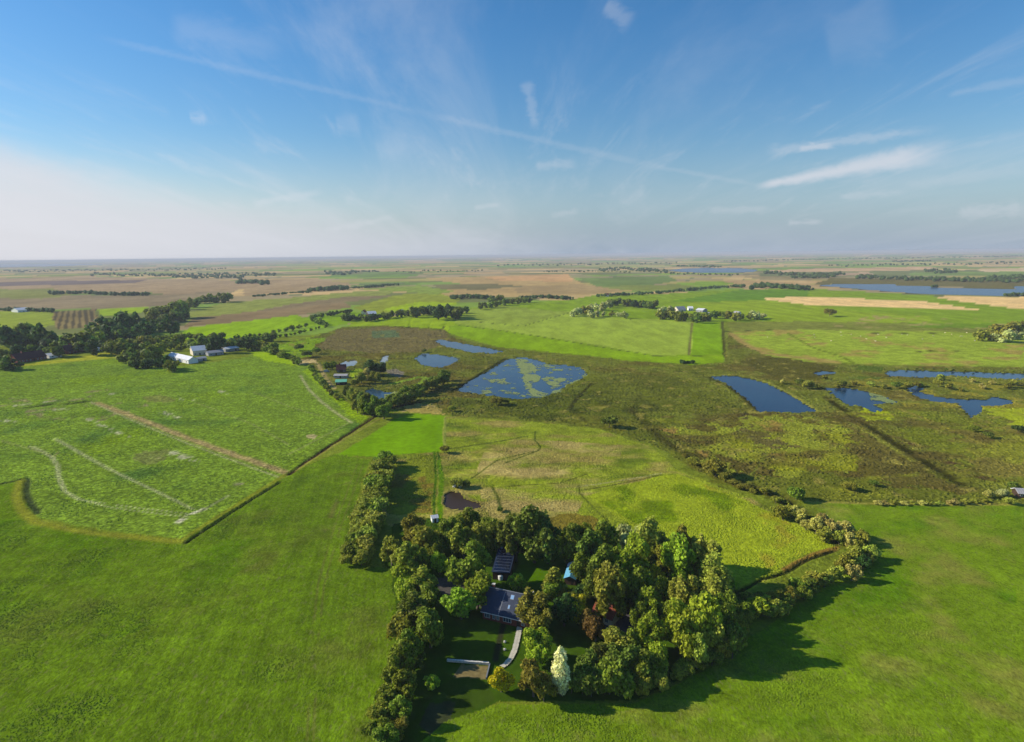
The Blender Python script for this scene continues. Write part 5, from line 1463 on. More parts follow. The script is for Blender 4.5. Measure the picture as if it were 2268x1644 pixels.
# woods and hedges near the horizon: too far to tell tree from tree
def distant(name, label, rows):
    V, T, Cc, off = [], [], [], 0
    iv, jf = ICO1
    for pts, step, rpx, jit in rows:
        P_ = [np.array(p, float) for p in pts]
        for a, b_ in zip(P_[:-1], P_[1:]):
            n = max(2, int(np.linalg.norm(b_ - a) / step))
            for k in range(n):
                q = a + (b_ - a) * (k + rng.uniform(0, 1)) / n
                q[1] += rng.uniform(-jit, jit)
                r = rpx * rng.uniform(0.55, 1.25)
                if q[1] < 575 - q[0] * 0.0115 + 13:
                    q[1] = max(q[1], 584 - q[0] * 0.0115 + 2)
                rm = min(metres(q[0], q[1], r), 60)
                hgt = min(rm * 1.5, 16)
                c = G(q[0], q[1], hgt * 0.5)
                for w in range(3):
                    d = rng.normal(size=3) * rm * 0.40
                    s = rng.uniform(0.45, 0.8)
                    v = iv * (1 + rng.uniform(-0.22, 0.22, (len(iv), 1))) * np.array([rm * s, rm * s, hgt * 0.5 * (s + 0.25)]) + np.array([c[0] + d[0], c[1] + d[1], hgt * 0.46])
                    V.append(v); T.append(jf + off); off += len(iv)
                    Cc.append(np.full(len(iv), rng.uniform(0.7, 1.2)))
    cc = np.concatenate(Cc)
    me = mesh_np(name, np.vstack(V), np.vstack(T), [LEAF['deep']], False, np.repeat(cc[:, None], 3, 1))
    tag(link(bpy.data.objects.new(name, me)), label, 'woodland', kind='stuff')


distant('distant_woodland', 'dark woods and tree lines far out on the left of the plain', [
    ([(104, 648), (180, 646), (250, 650), (330, 650)], 4, 5.0, 1.0),
    ([(530, 624), (560, 622), (595, 626)], 3, 7.0, 2.0),
    ([(560, 655), (640, 648), (690, 645)], 3.5, 3.4, 0.6),
    ([(680, 642), (720, 638), (770, 636)], 3, 6.0, 1.2),
    ([(770, 637), (830, 633), (880, 629)], 3.5, 4.0, 0.8),
    ([(0, 684), (50, 684), (118, 686)], 4, 6.0, 1.2),
    ([(200, 606), (330, 608), (450, 608), (610, 606)], 4, 3.2, 3.0),
    ([(380, 612), (450, 612), (540, 614)], 4, 4.0, 2.0),
    ([(720, 602), (760, 606), (790, 600)], 3, 4.4, 3.0),
    ([(790, 600), (840, 600)], 4, 2.6, 1.0),
    ([(860, 602), (960, 600), (1070, 598)], 7, 2.0, 2.0),
    ([(0, 600), (130, 599), (300, 597), (500, 594)], 6, 2.4, 2.0),
])
distant('distant_woodland', 'dark woods and tree lines far out in the middle of the plain', [
    ([(1000, 657), (1040, 655), (1090, 657)], 4, 6.0, 0.8),
    ([(1160, 659), (1200, 656), (1268, 659)], 4, 6.0, 0.8),
    ([(1326, 654), (1350, 652), (1400, 650), (1470, 646), (1530, 640), (1600, 634), (1650, 632)], 4, 4.6, 1.2),
    ([(1662, 634), (1690, 630), (1720, 632), (1760, 636), (1796, 638)], 3, 7.0, 2.5),
    ([(1330, 596), (1380, 594), (1440, 598), (1480, 600)], 3, 3.6, 3.0),
    ([(1480, 604), (1560, 607), (1640, 608)], 6, 2.6, 1.2),
    ([(1200, 600), (1330, 600), (1400, 602)], 6, 2.2, 1.2),
    ([(1500, 588), (1600, 590)], 5, 3.0, 1.0),
    ([(1100, 587), (1330, 584), (1500, 582)], 8, 2.4, 1.6),
])
distant('distant_woodland', 'dark woods and tree lines far out on the right of the plain', [
    ([(1690, 600), (1740, 606), (1800, 608), (1870, 604)], 3.5, 4.4, 3.0),
    ([(1750, 612), (1800, 612), (1850, 610)], 4, 4.4, 1.4),
    ([(1900, 612), (1960, 614), (2040, 616), (2120, 618), (2268, 620)], 4, 5.0, 2.6),
    ([(2050, 600), (2090, 598), (2120, 604)], 3.5, 4.6, 4.0),
    ([(2180, 614), (2240, 612), (2320, 610)], 4, 5.0, 2.0),
    ([(2060, 634), (2080, 632)], 4, 4.0, 1.0),
    ([(2225, 652), (2290, 650)], 4, 5.0, 1.0),
    ([(1830, 588), (1960, 586), (2100, 584), (2268, 580)], 8, 2.6, 2.0),
    ([(1600, 578), (1800, 574), (2040, 570), (2300, 566)], 7, 2.4, 1.2),
    ([(1980, 578), (2060, 576)], 4, 3.4, 1.0),
])

# reed and sedge tufts, too many to count
def tufts(name, label, areas, n, hmin, hmax, wmin, wmax, cut=0.0, tone=1.0, cat='reeds'):
    pts = []
    for area in areas:
        w = GS(area)
        lo, hi = w.min(0), w.max(0)
        q = rng.uniform(lo, hi, (n, 2))
        q = q[inside(q, w)]
        d = np.hypot(q[:, 0], q[:, 1])
        q = q[rng.uniform(0, 1, len(q)) < np.clip((330.0 / d) ** 1.6, 0, 1)]
        pts.append(q)
    q = np.vstack(pts)
    c, rg, z, wat = paint(q)
    clump = fbm(q, 14.0, 201, 3)
    keep = (~wat) & (clump > cut) & (z > -0.2)
    q, c, clump = q[keep], c[keep], clump[keep]
    n = len(q)
    d = np.hypot(q[:, 0], q[:, 1])
    grow = np.clip(d / 260.0, 1.0, 1.6)
    h = rng.uniform(hmin, hmax, n) * (0.5 + clump) * 1.0
    wd_ = rng.uniform(wmin, wmax, n) * grow
    V = np.zeros((n, 5, 3))
    a0 = rng.uniform(0, math.pi, n)
    for k in range(4):
        a = a0 + k * math.pi / 2
        u = np.stack([np.cos(a), np.sin(a)], 1)
        V[:, k, :2] = q + u * (wd_ * rng.uniform(0.35, 0.75, n))[:, None]
        V[:, k, 2] = -0.08
    V[:, 4, :2] = q + rng.normal(size=(n, 2)) * 0.15 * wd_[:, None]
    V[:, 4, 2] = h
    V = V.reshape(-1, 3)
    F = (np.arange(n)[:, None, None] * 5 + np.array([[0, 1, 4], [1, 2, 4], [2, 3, 4], [3, 0, 4]])[None]).reshape(-1, 3)
    cc = np.repeat(np.clip(c * tone * rng.uniform(0.84, 1.2, (n, 1)), 0.004, 0.8), 5, 0)
    me = mesh_np(name, V, F, [TUFT], False, cc)
    tag(link(bpy.data.objects.new(name, me)), label, cat, kind='stuff')
    return n


TUFT, t, b = new_mat('dry_stalks')
at = t.node('ShaderNodeVertexColor', layer_name='Col')
t.l.new(at.outputs['Color'], b.inputs['Base Color'])
b.inputs['Roughness'].default_value = 0.9
b.inputs['Specular IOR Level'].default_value = 0.1
tr = t.node('ShaderNodeBsdfTranslucent')
t.l.new(at.outputs['Color'], tr.inputs['Color'])
ms = t.node('ShaderNodeMixShader')
ms.inputs[0].default_value = 0.3
t.l.new(b.outputs[0], ms.inputs[1]); t.l.new(tr.outputs[0], ms.inputs[2])
t.l.new(ms.outputs[0], TUFT.node_tree.nodes['Material Output'].inputs['Surface'])
tufts('marsh_reeds', 'olive and brown reeds standing all over the marsh', [MARSH], 150000, 0.22, 0.62, 1.2, 2.4, 0.30, 1.12)
tufts('meadow_tussocks', 'dry tussocks of grass in the rough meadow', [MEADOW], 90000, 0.10, 0.28, 0.6, 1.2, 0.30, 1.05, 'grass')
tufts('crop_leaves', 'leafy root crop plants covering the left field', [CROP], 120000, 0.08, 0.22, 0.5, 1.0, 0.20, 1.05, 'crop')
tufts('field_grass', 'short grass tufts on the two near fields', [
    [(-120, 1090), (60, 1150), (400, 1204), (560, 1104), (742, 1010), (822, 1022), (750, 1246), (868, 1262), (890, 1400), (840, 1720), (-120, 1720)],
    [(1790, 1120), (2400, 1122), (2400, 1720), (960, 1720), (985, 1600), (1110, 1560), (1400, 1556), (1650, 1424), (1940, 1240), (1880, 1180)]],
    130000, 0.05, 0.11, 0.35, 0.7, -1.0, 1.15, 'grass')
# ------------------------------------------------------------------ buildings
def paint_mat(name, c, rough=0.7, var=0.12, scale=1.2, spec=0.3, lines=None, bump=0.0, lin=False):
    m, t, b = new_mat(name)
    c = np.array(c, float) if lin else s2l(c)
    tcx = t.node('ShaderNodeTexCoord')
    v = tcx.outputs['Object']
    n = t.noise(v, scale, 5.0, 0.6)
    f = t.mr(n, 0.3, 0.7, 1 - var, 1 + var, False)
    cc = t.mix(1.0, (*c, 1), f, 'MULTIPLY')
    if lines:
        axis, per, dark, amt = lines
        w = t.node('ShaderNodeTexWave', wave_type='BANDS', bands_direction=axis, wave_profile='SAW')
        t.l.new(v, w.inputs['Vector'])
        w.inputs['Scale'].default_value = math.tau / 20.0 / per * 1.0
        w.inputs['Distortion'].default_value = 0.4
        w.inputs['Detail Scale'].default_value = 3.0
        k = t.mr(w.outputs['Fac'], 0.0, 0.35)
        cc = t.mix(t.m('MULTIPLY', t.m('SUBTRACT', 1.0, k), amt), cc, (*s2l(dark), 1))
        bp = t.node('ShaderNodeBump')
        bp.inputs['Strength'].default_value = 0.5
        bp.inputs['Distance'].default_value = 0.04
        t.l.new(w.outputs['Fac'], bp.inputs['Height'])
        t.l.new(bp.outputs[0], b.inputs['Normal'])
    t.l.new(cc, b.inputs['Base Color'])
    b.inputs['Roughness'].default_value = rough
    b.inputs['Specular IOR Level'].default_value = spec
    return m


M_SLATE = paint_mat('slate_roof', (36, 50, 74), 0.5, 0.18, 0.9, 0.5, ('Z', 0.28, (22, 28, 40), 0.5))
M_BRICK = paint_mat('red_brick', (124, 62, 46), 0.85, 0.15, 2.5, 0.2, ('Z', 0.09, (170, 150, 130), 0.4))
M_WHITE = paint_mat('white_paint', (228, 230, 228), 0.6, 0.06, 1.0)
M_CREAM = paint_mat('cream_render', (214, 204, 180), 0.8, 0.08, 1.0)
M_GREYR = paint_mat('grey_sheet_roof', (168, 166, 166), 0.55, 0.12, 0.4, 0.4, ('X', 0.9, (120, 120, 124), 0.5))
M_LIGHTR = paint_mat('light_sheet_roof', (222, 224, 226), 0.5, 0.08, 0.4, 0.4, ('X', 0.9, (180, 184, 190), 0.5))
M_SHADE_BLUE = paint_mat('shaded_sheet_roof', (104, 172, 206), 0.45, 0.08, 0.5, 0.5, ('X', 0.5, (60, 124, 160), 0.5))  # pale roof under tree shade, the shade put into the colour
M_REDT = paint_mat('red_tile_roof', (132, 64, 48), 0.8, 0.18, 0.8, 0.2, ('Z', 0.35, (70, 34, 28), 0.5))
M_DARKT = paint_mat('dark_red_tile_roof', (88, 50, 48), 0.8, 0.2, 0.5, 0.2, ('Z', 0.4, (50, 30, 30), 0.5))
M_GREENR = paint_mat('green_sheet_roof', (118, 196, 160), 0.5, 0.08, 0.5, 0.4, ('X', 0.6, (80, 160, 124), 0.5))
M_TIMBER = paint_mat('dark_timber', (74, 58, 46), 0.85, 0.2, 1.0, 0.2, ('X', 0.22, (44, 34, 28), 0.5))
M_GREY = paint_mat('grey_render', (150, 152, 154), 0.8, 0.1, 1.0)
M_STONE = paint_mat('pale_stone', (206, 202, 190), 0.85, 0.22, 2.2)
M_PAVE = paint_mat('pale_paving', (196, 190, 172), 0.85, 0.2, 1.6)
M_PANEL = paint_mat('solar_glass', (18, 28, 52), 0.15, 0.1, 0.6, 0.6)
M_FRAME = paint_mat('aluminium_rail', (120, 132, 150), 0.4, 0.05, 1.0, 0.5)
M_GLASS = paint_mat('window_glass', (60, 74, 88), 0.08, 0.05, 1.0, 0.7)
M_SKYL = paint_mat('skylight_glass', (140, 176, 214), 0.12, 0.05, 1.0, 0.7)
M_LEAD = paint_mat('lead_flashing', (120, 124, 130), 0.6, 0.1, 1.0)


def box_geo(V, Fc, x0, y0, z0, x1, y1, z1):
    k = len(V)
    V += [(x0, y0, z0), (x1, y0, z0), (x1, y1, z0), (x0, y1, z0), (x0, y0, z1), (x1, y0, z1), (x1, y1, z1), (x0, y1, z1)]
    Fc += [(k, k + 3, k + 2, k + 1), (k + 4, k + 5, k + 6, k + 7), (k, k + 1, k + 5, k + 4), (k + 1, k + 2, k + 6, k + 5), (k + 2, k + 3, k + 7, k + 6), (k + 3, k, k + 4, k + 7)]


def box(name, parent, mat, x0, y0, z0, x1, y1, z1, label=None):
    V, Fc = [], []
    box_geo(V, Fc, x0, y0, z0, x1, y1, z1)
    o = link(bpy.data.objects.new(name, mesh(name, V, Fc, [mat])), parent)
    if label: o['label'] = label
    return o


def slab(name, parent, mat, quad, th, label=None):
    """a sheet with thickness th under the four corner points"""
    q = [Vector(p) for p in quad]
    n = (q[1] - q[0]).cross(q[3] - q[0]).normalized() * th
    V = [tuple(p) for p in q] + [tuple(p - n) for p in q]
    Fc = [(0, 1, 2, 3), (7, 6, 5, 4), (0, 4, 5, 1), (1, 5, 6, 2), (2, 6, 7, 3), (3, 7, 4, 0)]
    o = link(bpy.data.objects.new(name, mesh(name, V, Fc, [mat])), parent)
    if label: o['label'] = label
    return o


def root_at(name, p, ang, label, cat, group=None):
    o = link(bpy.data.objects.new(name, None))
    o.empty_display_size = 0.5
    o.location = (p[0], p[1], 0)
    o.rotation_euler = (0, 0, ang)
    return tag(o, label, cat, group)


def walls(parent, mat, L, D, eave, ridge, axis='x'):
    V = [(0, 0, -0.3), (L, 0, -0.3), (L, D, -0.3), (0, D, -0.3), (0, 0, eave), (L, 0, eave), (L, D, eave), (0, D, eave)]
    if axis == 'x':
        V += [(0, D / 2, ridge), (L, D / 2, ridge)]
        Fc = [(0, 1, 5, 4), (2, 3, 7, 6), (1, 2, 6, 9, 5), (3, 0, 4, 8, 7), (4, 5, 9, 8), (6, 7, 8, 9)]
    else:
        V += [(L / 2, 0, ridge), (L / 2, D, ridge)]
        Fc = [(0, 1, 5, 8, 4), (2, 3, 7, 9, 6), (1, 2, 6, 5), (3, 0, 4, 7), (5, 6, 9, 8), (7, 4, 8, 9)]
    return link(bpy.data.objects.new('wall', mesh('wall', V, Fc, [mat])), parent)


def gable_roof(parent, mat, L, D, eave, ridge, over=0.4, axis='x', th=0.18, mat2=None):
    lift = 0.06 + th
    if axis == 'x':
        s = (ridge - eave) / (D / 2)
        e = eave - over * s + lift
        a = slab('roof', parent, mat, [(-over, -over, e), (L + over, -over, e), (L + over, D / 2, ridge + lift), (-over, D / 2, ridge + lift)], th)
        b2 = slab('roof', parent, mat2 or mat, [(L + over, D + over, e), (-over, D + over, e), (-over, D / 2 + 0.003, ridge + lift), (L + over, D / 2 + 0.003, ridge + lift)], th)
    else:
        s = (ridge - eave) / (L / 2)
        e = eave - over * s + lift
        a = slab('roof', parent, mat, [(-over, D + over, e), (-over, -over, e), (L / 2, -over, ridge + lift), (L / 2, D + over, ridge + lift)], th)
        b2 = slab('roof', parent, mat2 or mat, [(L + over, -over, e), (L + over, D + over, e), (L / 2 + 0.003, D + over, ridge + lift), (L / 2 + 0.003, -over, ridge + lift)], th)
    return a, b2


def window(parent, x0, x1, z0, z1, y=0.0, frame=M_WHITE, panes=2):
    w = box('window', parent, frame, x0, y - 0.06, z0, x1, y + 0.02, z1)
    n = panes
    for i in range(n):
        a = x0 + 0.08 + (x1 - x0 - 0.08) * i / n
        box('pane', w, M_GLASS, a, y - 0.075, z0 + 0.09, a + (x1 - x0 - 0.08) / n - 0.08, y - 0.055, z1 - 0.09)
    return w


# the slate roofed house
A, B = G(1069, 1351, 2.7), G(1173, 1375, 2.7)
u = (B - A) / np.linalg.norm(B - A)
L = float(np.linalg.norm(B - A))
ang = math.atan2(u[1], u[0])
house = root_at('house', A, ang, 'house with dark blue slate roof, four skylights and red brick front', 'house')
DP, EV, RG = 9.4, 2.7, 6.9
walls(house, M_BRICK, L, DP, EV, RG)
s = (RG - EV) / (DP / 2)
rf, rb = gable_roof(house, M_SLATE, L, DP, EV, RG, 0.45)


def on_roof(y):
    return EV + y * s + 0.24


def skylight(x, y, w, h):
    f = slab('skylight', rf, M_LEAD, [(x, y, on_roof(y) + .05), (x + w, y, on_roof(y) + .05), (x + w, y + h, on_roof(y + h) + .05), (x, y + h, on_roof(y + h) + .05)], 0.09)
    f.parent = rf
    g_ = slab('pane', house, M_SKYL, [(x + .09, y + .1, on_roof(y + .1) + .08), (x + w - .09, y + .1, on_roof(y + .1) + .08), (x + w - .09, y + h - .1, on_roof(y + h - .1) + .08), (x + .09, y + h - .1, on_roof(y + h - .1) + .08)], 0.05)
    g_.name = 'skylight_pane'


for x, y, w, h in ((0.50, 3.1, 1.1, 1.0), (0.86, 3.0, 1.0, 1.0), (0.50, 1.1, 0.65, 0.9), (0.75, 0.85, 0.8, 0.8)):
    skylight(x * L, y, w, h)
box('ridge_cap', rf, M_LEAD, -0.4, DP / 2 - 0.16, RG + 0.20, L + 0.4, DP / 2 + 0.16, RG + 0.34)
slab('valley_strip', rf, M_LEAD, [(L * .34, -.4, on_roof(-.4) + .02), (L * .34 + .22, -.4, on_roof(-.4) + .02), (L * .36 + .22, DP / 2 - .2, on_roof(DP / 2 - .2) + .02), (L * .36, DP / 2 - .2, on_roof(DP / 2 - .2) + .02)], 0.03)
for cx in (0.8, L - 1.6):
    ch = box('chimney', rb, M_BRICK, cx, DP / 2 + 0.2, RG - 0.9, cx + 0.75, DP / 2 + 0.9, RG + 1.1)
    box('chimney_cap', house, M_STONE, cx - .08, DP / 2 + .12, RG + 1.103, cx + .83, DP / 2 + .98, RG + 1.22)
slab('roof_aerial', rf, M_LEAD, [(L * .62, 1.9, on_roof(1.9) + .35), (L * .62 + 1.2, 2.3, on_roof(2.3) + .3), (L * .62 + 1.2, 2.36, on_roof(2.36) + .3), (L * .62, 1.96, on_roof(1.96) + .35)], 0.05)
for x0, x1 in ((0.6, 2.2), (3.0, 3.8), (4.2, 5.0), (6.2, 8.6), (11.6, 12.6)):
    window(house, x0, x1, 0.7, 2.25, 0.0, M_WHITE, 3 if x1 - x0 > 1.5 else 2)
dr = box('door', house, M_TIMBER, 10.2, -0.05, 0.02, 11.15, 0.02, 2.15)
box('gutter', house, M_WHITE, -0.45, -0.62, EV - 0.36, L + 0.45, -0.50, EV - 0.24)

# the barn with solar panels
A, B = G(1091, 1266, 2.6), G(1121, 1277, 2.6)
u = (B - A) / np.linalg.norm(B - A)
ang = math.atan2(u[1], u[0])
L, D = float(np.linalg.norm(B - A)), 13.0
barn = root_at('solar_barn', A, R(-9), 'long dark barn with rows of solar panels on its roof', 'barn')
box('wall', barn, M_TIMBER, 0, 0, -0.3, L, D, 2.5)
zr = lambda y: 2.75 + y * 0.12
rs = slab('roof', barn, M_SLATE, [(-.3, -.3, zr(-.3)), (L + .3, -.3, zr(-.3)), (L + .3, D + .3, zr(D + .3)), (-.3, D + .3, zr(D + .3))], 0.15)
V, Fc = [], []
box_geo(V, Fc, 0.02, 0.02, 2.503, L - .02, D - .02, 2.56)
for i in range(2):
    y = 0.2 if i == 0 else D - 0.2
    k = len(V)
    V += [(0.05, y - .1, 2.56), (L - .05, y - .1, 2.56), (L - .05, y - .1, zr(y) - .16), (0.05, y - .1, zr(y) - .16), (0.05, y + .1, 2.56), (L - .05, y + .1, 2.56), (L - .05, y + .1, zr(y) - .16), (0.05, y + .1, zr(y) - .16)]
    Fc += [(k, k + 1, k + 2, k + 3), (k + 5, k + 4, k + 7, k + 6), (k, k + 4, k + 5, k + 1), (k + 3, k + 2, k + 6, k + 7)]
link(bpy.data.objects.new('roof_support', mesh('roof_support', V, Fc, [M_TIMBER])), barn)
rows, cols = 8, 4
pan_me = None
for r_ in range(rows):
    for c_ in range(cols):
        x0 = 0.25 + c_ * (L - 0.5) / cols
        y0 = 0.5 + r_ * (D - 1.0) / rows
        w, h = (L - 0.5) / cols - 0.05, (D - 1.0) / rows - 0.22
        if pan_me is None:
            o = slab('solar_panel', barn, M_PANEL, [(0, 0, 0), (w, 0, 0), (w, h, h * .12), (0, h, h * .12)], 0.05)
            pan_me = o.data
        else:
            o = link(bpy.data.objects.new('solar_panel', pan_me), barn)
        o.location = (x0, y0, zr(y0) + 0.12)
    y0 = 0.5 + r_ * (D - 1.0) / rows - 0.16
    slab('panel_rail', barn, M_FRAME, [(.2, y0, zr(y0) + .06), (L - .2, y0, zr(y0) + .06), (L - .2, y0 + .10, zr(y0 + .1) + .06), (.2, y0 + .10, zr(y0 + .1) + .06)], 0.05)
box('roof_hatch', barn, M_FRAME, .5, D - 1.2, zr(D - 1) + .2, 1.3, D - .4, zr(D) + .35)
# pale tank at the barn corner
p = G(1109, 1278, 0.8)
V, Fc = [], []
nn = 14
for k, (r_, z) in enumerate(((0.75, 0), (0.85, 0.5), (0.85, 1.4), (0.5, 1.7))):
    V += [(r_ * math.cos(i / nn * math.tau), r_ * math.sin(i / nn * math.tau), z) for i in range(nn)]
    if k:
        Fc += [((k - 1) * nn + i, (k - 1) * nn + (i + 1) % nn, k * nn + (i + 1) % nn, k * nn + i) for i in range(nn)]
Fc.append(tuple(range(3 * nn, 4 * nn)))
o = link(bpy.data.objects.new('water_tank', mesh('water_tank', V, Fc, [M_WHITE])))
o.location = (p[0], p[1], 0)
tag(o, 'small white tank at the front corner of the solar barn', 'tank')

# shed among the trees, roof shade put in as blue, sunlit end as white
A, B = G(1250, 1281, 2.0), G(1266, 1277, 2.0)
u = (B - A) / np.linalg.norm(B - A)
L = 3.4
shed = root_at('garden_shed', A, R(-14), 'narrow shed with pale metal roof, shade coloured blue, sunlit end white, between green trees', 'shed')
D = 9.0
walls(shed, M_TIMBER, L, D, 2.1, 2.9, 'y')
gable_roof(shed, M_SHADE_BLUE, L, D, 2.1, 2.9, 0.25, 'y', 0.1)
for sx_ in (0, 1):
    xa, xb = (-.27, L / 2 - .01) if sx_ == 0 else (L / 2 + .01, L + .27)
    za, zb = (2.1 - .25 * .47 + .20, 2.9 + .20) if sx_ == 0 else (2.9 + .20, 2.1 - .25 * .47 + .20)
    slab('sunlit_roof_end', shed, M_WHITE, [(xa, D - 1.8, za), (xb, D - 1.8, zb), (xb, D + .27, zb), (xa, D + .27, za)], 0.03)  # sunlit far end of the same roof, painted white
box('door', shed, M_TIMBER, 1.2, -0.05, 0.02, 2.1, 0.01, 1.95)
# small white hut at the meadow edge
p = G(965, 1150, 1.0)
hut = root_at('small_hut', p - np.array([1.2, 1.2]), R(20), 'small white hut at the end of the mown path', 'hut')
walls(hut, M_WHITE, 2.4, 2.6, 1.8, 2.5)
gable_roof(hut, M_LIGHTR, 2.4, 2.6, 1.8, 2.5, 0.2, 'x', 0.08)
box('door', hut, M_TIMBER, .8, -0.05, .02, 1.6, .01, 1.7)
# two white boats upturned by the brown pond
def boat(x, y, ang_, label):
    V, Fc = [], []
    n, m_ = 9, 7
    for i in range(n):
        t_ = i / (n - 1)
        w = 0.62 * math.sin(math.pi * min(1, t_ * 0.82 + 0.18)) ** 0.7 if t_ < 1 else 0.03
        h = 0.5 + 0.12 * (2 * t_ - 1) ** 2
        for j in range(m_):
            a = math.pi * j / (m_ - 1)
            V.append(((t_ - .5) * 3.2, math.cos(a) * w, math.sin(a) ** 0.8 * h))
    for i in range(n - 1):
        for j in range(m_ - 1):
            k = i * m_ + j
            Fc.append((k, k + 1, k + m_ + 1, k + m_))
    Fc.append(tuple(range(m_)))
    p_ = G(x, y, 0.2)
    r_ = root_at('rowing_boat', p_, ang_, label, 'boat', 'boats by the brown pond')
    link(bpy.data.objects.new('hull', mesh('hull', V, Fc, [M_WHITE], True)), r_)
    box('keel', r_, M_GREY, -1.5, -0.03, 0.44, 1.3, 0.03, 0.62)


boat(1006, 1076, R(85), 'small white upturned boat on the left above the brown pond')
boat(1017, 1076, R(120), 'small white upturned boat on the right above the brown pond')
# red roofed cabin
A = G(1312, 1357, 2.0)
cab = root_at('cabin', A, R(-38), 'small cabin with red tiled roof in the dark part of the wood', 'cabin')
walls(cab, M_CREAM, 6.0, 4.6, 2.2, 3.9)
gable_roof(cab, M_REDT, 6.0, 4.6, 2.2, 3.9, 0.35)
window(cab, 0.8, 1.8, 0.8, 1.9)
window(cab, 4.0, 5.0, 0.8, 1.9)
box('door', cab, M_TIMBER, 2.5, -0.05, .02, 3.4, .01, 2.0)
box('chimney', cab, M_BRICK, 4.4, 2.5, 3.3, 4.9, 3.0, 4.7)
# low pale wall of the vegetable bed, made of coping stones
A, B = G(990, 1462, .4), G(1083, 1469, .4)
u = (B - A) / np.linalg.norm(B - A)
Lw = float(np.linalg.norm(B - A))
gw = root_at('garden_wall', A, math.atan2(u[1], u[0]), 'low pale garden wall behind the vegetable bed', 'wall')
box('wall_body', gw, M_STONE, 0, -0.16, -0.2, Lw, 0.16, 0.55)
k = 0
x = 0.0
while x < Lw - 0.3:
    w = random.uniform(0.55, 0.85)
    hh = random.uniform(0.62, 0.68)
    box('stone', gw, M_STONE, x + .02, -0.26 + random.uniform(-.03, .03), 0.553, min(Lw, x + w), 0.26 + random.uniform(-.03, .03), hh)
    x += w
bw = root_at('garden_wall', B + u * 0.2, math.atan2(u[1], u[0]) - math.pi / 2, 'short return of the low garden wall beside the yellow tree', 'wall')
box('wall_body', bw, M_LEAD, 0, -0.15, -0.2, 5.2, 0.15, 0.5)
# curved garden path of separate slabs
path = GS([(1152, 1384), (1150, 1396), (1145, 1420), (1140, 1440), (1132, 1458), (1120, 1472), (1108, 1480)])
cum = [0]
for a_, b_ in zip(path[:-1], path[1:]):
    cum.append(cum[-1] + float(np.linalg.norm(b_ - a_)))
gp = link(bpy.data.objects.new('garden_path', None))
gp.location = (path[0][0], path[0][1], 0)
tag(gp, 'curved pale path of paving slabs leading from the house to the yellow tree', 'path', kind='structure')
dd = 0.0
while dd < cum[-1] - 0.3:
    i = max(j for j in range(len(cum)) if cum[j] <= dd)
    i = min(i, len(path) - 2)
    t_ = (dd - cum[i]) / (cum[i + 1] - cum[i])
    q = path[i] * (1 - t_) + path[i + 1] * t_
    tg = path[i + 1] - path[i]
    V, Fc = [], []
    w = random.uniform(0.62, 0.78)
    box_geo(V, Fc, -0.26, -w, 0.0, 0.26, w, random.uniform(0.16, 0.20))
    o = link(bpy.data.objects.new('paving_slab', mesh('paving_slab', V, Fc, [M_PAVE])), gp)
    o.location = (q[0] - path[0][0], q[1] - path[0][1], 0)
    o.rotation_euler = (0, 0, math.atan2(tg[1], tg[0]) + random.uniform(-.05, .05))
    dd += 0.58
# two pale garden stones on the shaded lawn
for x, y, lab in ((1118, 1423, 'small pale garden stone on the shaded lawn, the larger of the two'), (1118, 1440, 'tiny pale garden stone on the shaded lawn below the larger one')):
    p = G(x, y)
    V = ICO1[0] * (1 + rng.uniform(-.15, .15, (len(ICO1[0]), 1))) * np.array([.45, .35, .4])
    o = link(bpy.data.objects.new('garden_stone', mesh('garden_stone', V, ICO1[1], [M_STONE])))
    o.location = (p[0], p[1], 0.22)
    tag(o, lab, 'stone')


# farms further off; front wall between two photo pixels
def farm(x0, y0, x1, y1, D, eave, ridge, wall, roof, label, name='farmhouse', cat='house', wins=4, axis='x', roof2=None, door=True, chimney=False, group=None):
    A, B = G(x0, y0), G(x1, y1)
    u = (B - A)
    L = float(np.linalg.norm(u))
    o = root_at(name, A, math.atan2(u[1], u[0]), label, cat, group)
    walls(o, wall, L, D, eave, ridge, axis)
    a, b_ = gable_roof(o, roof, L, D, eave, ridge, 0.5, axis, 0.2, roof2)
    for i in range(wins):
        cx = L * (i + 0.5) / wins
        if door and i == wins // 2:
            box('door', o, M_TIMBER, cx - .7, -0.06, .02, cx + .7, .01, min(2.3, eave - .2))
        else:
            window(o, cx - .8, cx + .8, .9, min(2.3, eave - .25), 0.0, M_WHITE, 2)
    if chimney:
        box('chimney', o, M_BRICK, L * .3, D * .42, ridge - .5, L * .3 + .9, D * .55, ridge + 1.3)
    return o


farm(372, 795, 418, 806, 9, 3.6, 6.2, M_WHITE, M_LIGHTR, 'long white barn with pale roof, nearest of the white barns on the left', 'white_barn', 'barn', 5, roof2=M_GREYR)
farm(428, 788, 458, 785, 15, 5.0, 9.0, M_CREAM, M_LIGHTR, 'bright white roofed barn behind the long white barn', 'white_barn', 'barn', 3)
farm(462, 789, 496, 785, 9, 3.0, 4.8, M_GREY, M_GREYR, 'low grey roofed shed at the right end of the white barns', 'grey_shed', 'shed', 3)
farm(432, 802, 458, 798, 7, 2.6, 3.8, M_GREY, M_GREYR, 'grey shed in front of the bright white roofed barn', 'grey_shed', 'shed', 2)
farm(500, 780, 530, 776, 10, 3.0, 4.6, M_GREY, M_LIGHTR, 'pale shed at the far right of the white barns', 'grey_shed', 'shed', 2)
farm(40, 805, 104, 795, 14, 3.2, 9.0, M_BRICK, M_DARKT, 'long dark red roofed farmhouse at the left edge', 'farmhouse', 'house', 8, chimney=True)
farm(152, 785, 205, 774, 14, 3.2, 9.0, M_BRICK, M_DARKT, 'dark red roofed farmhouse with orange brick gable', 'farmhouse', 'house', 7, chimney=True)
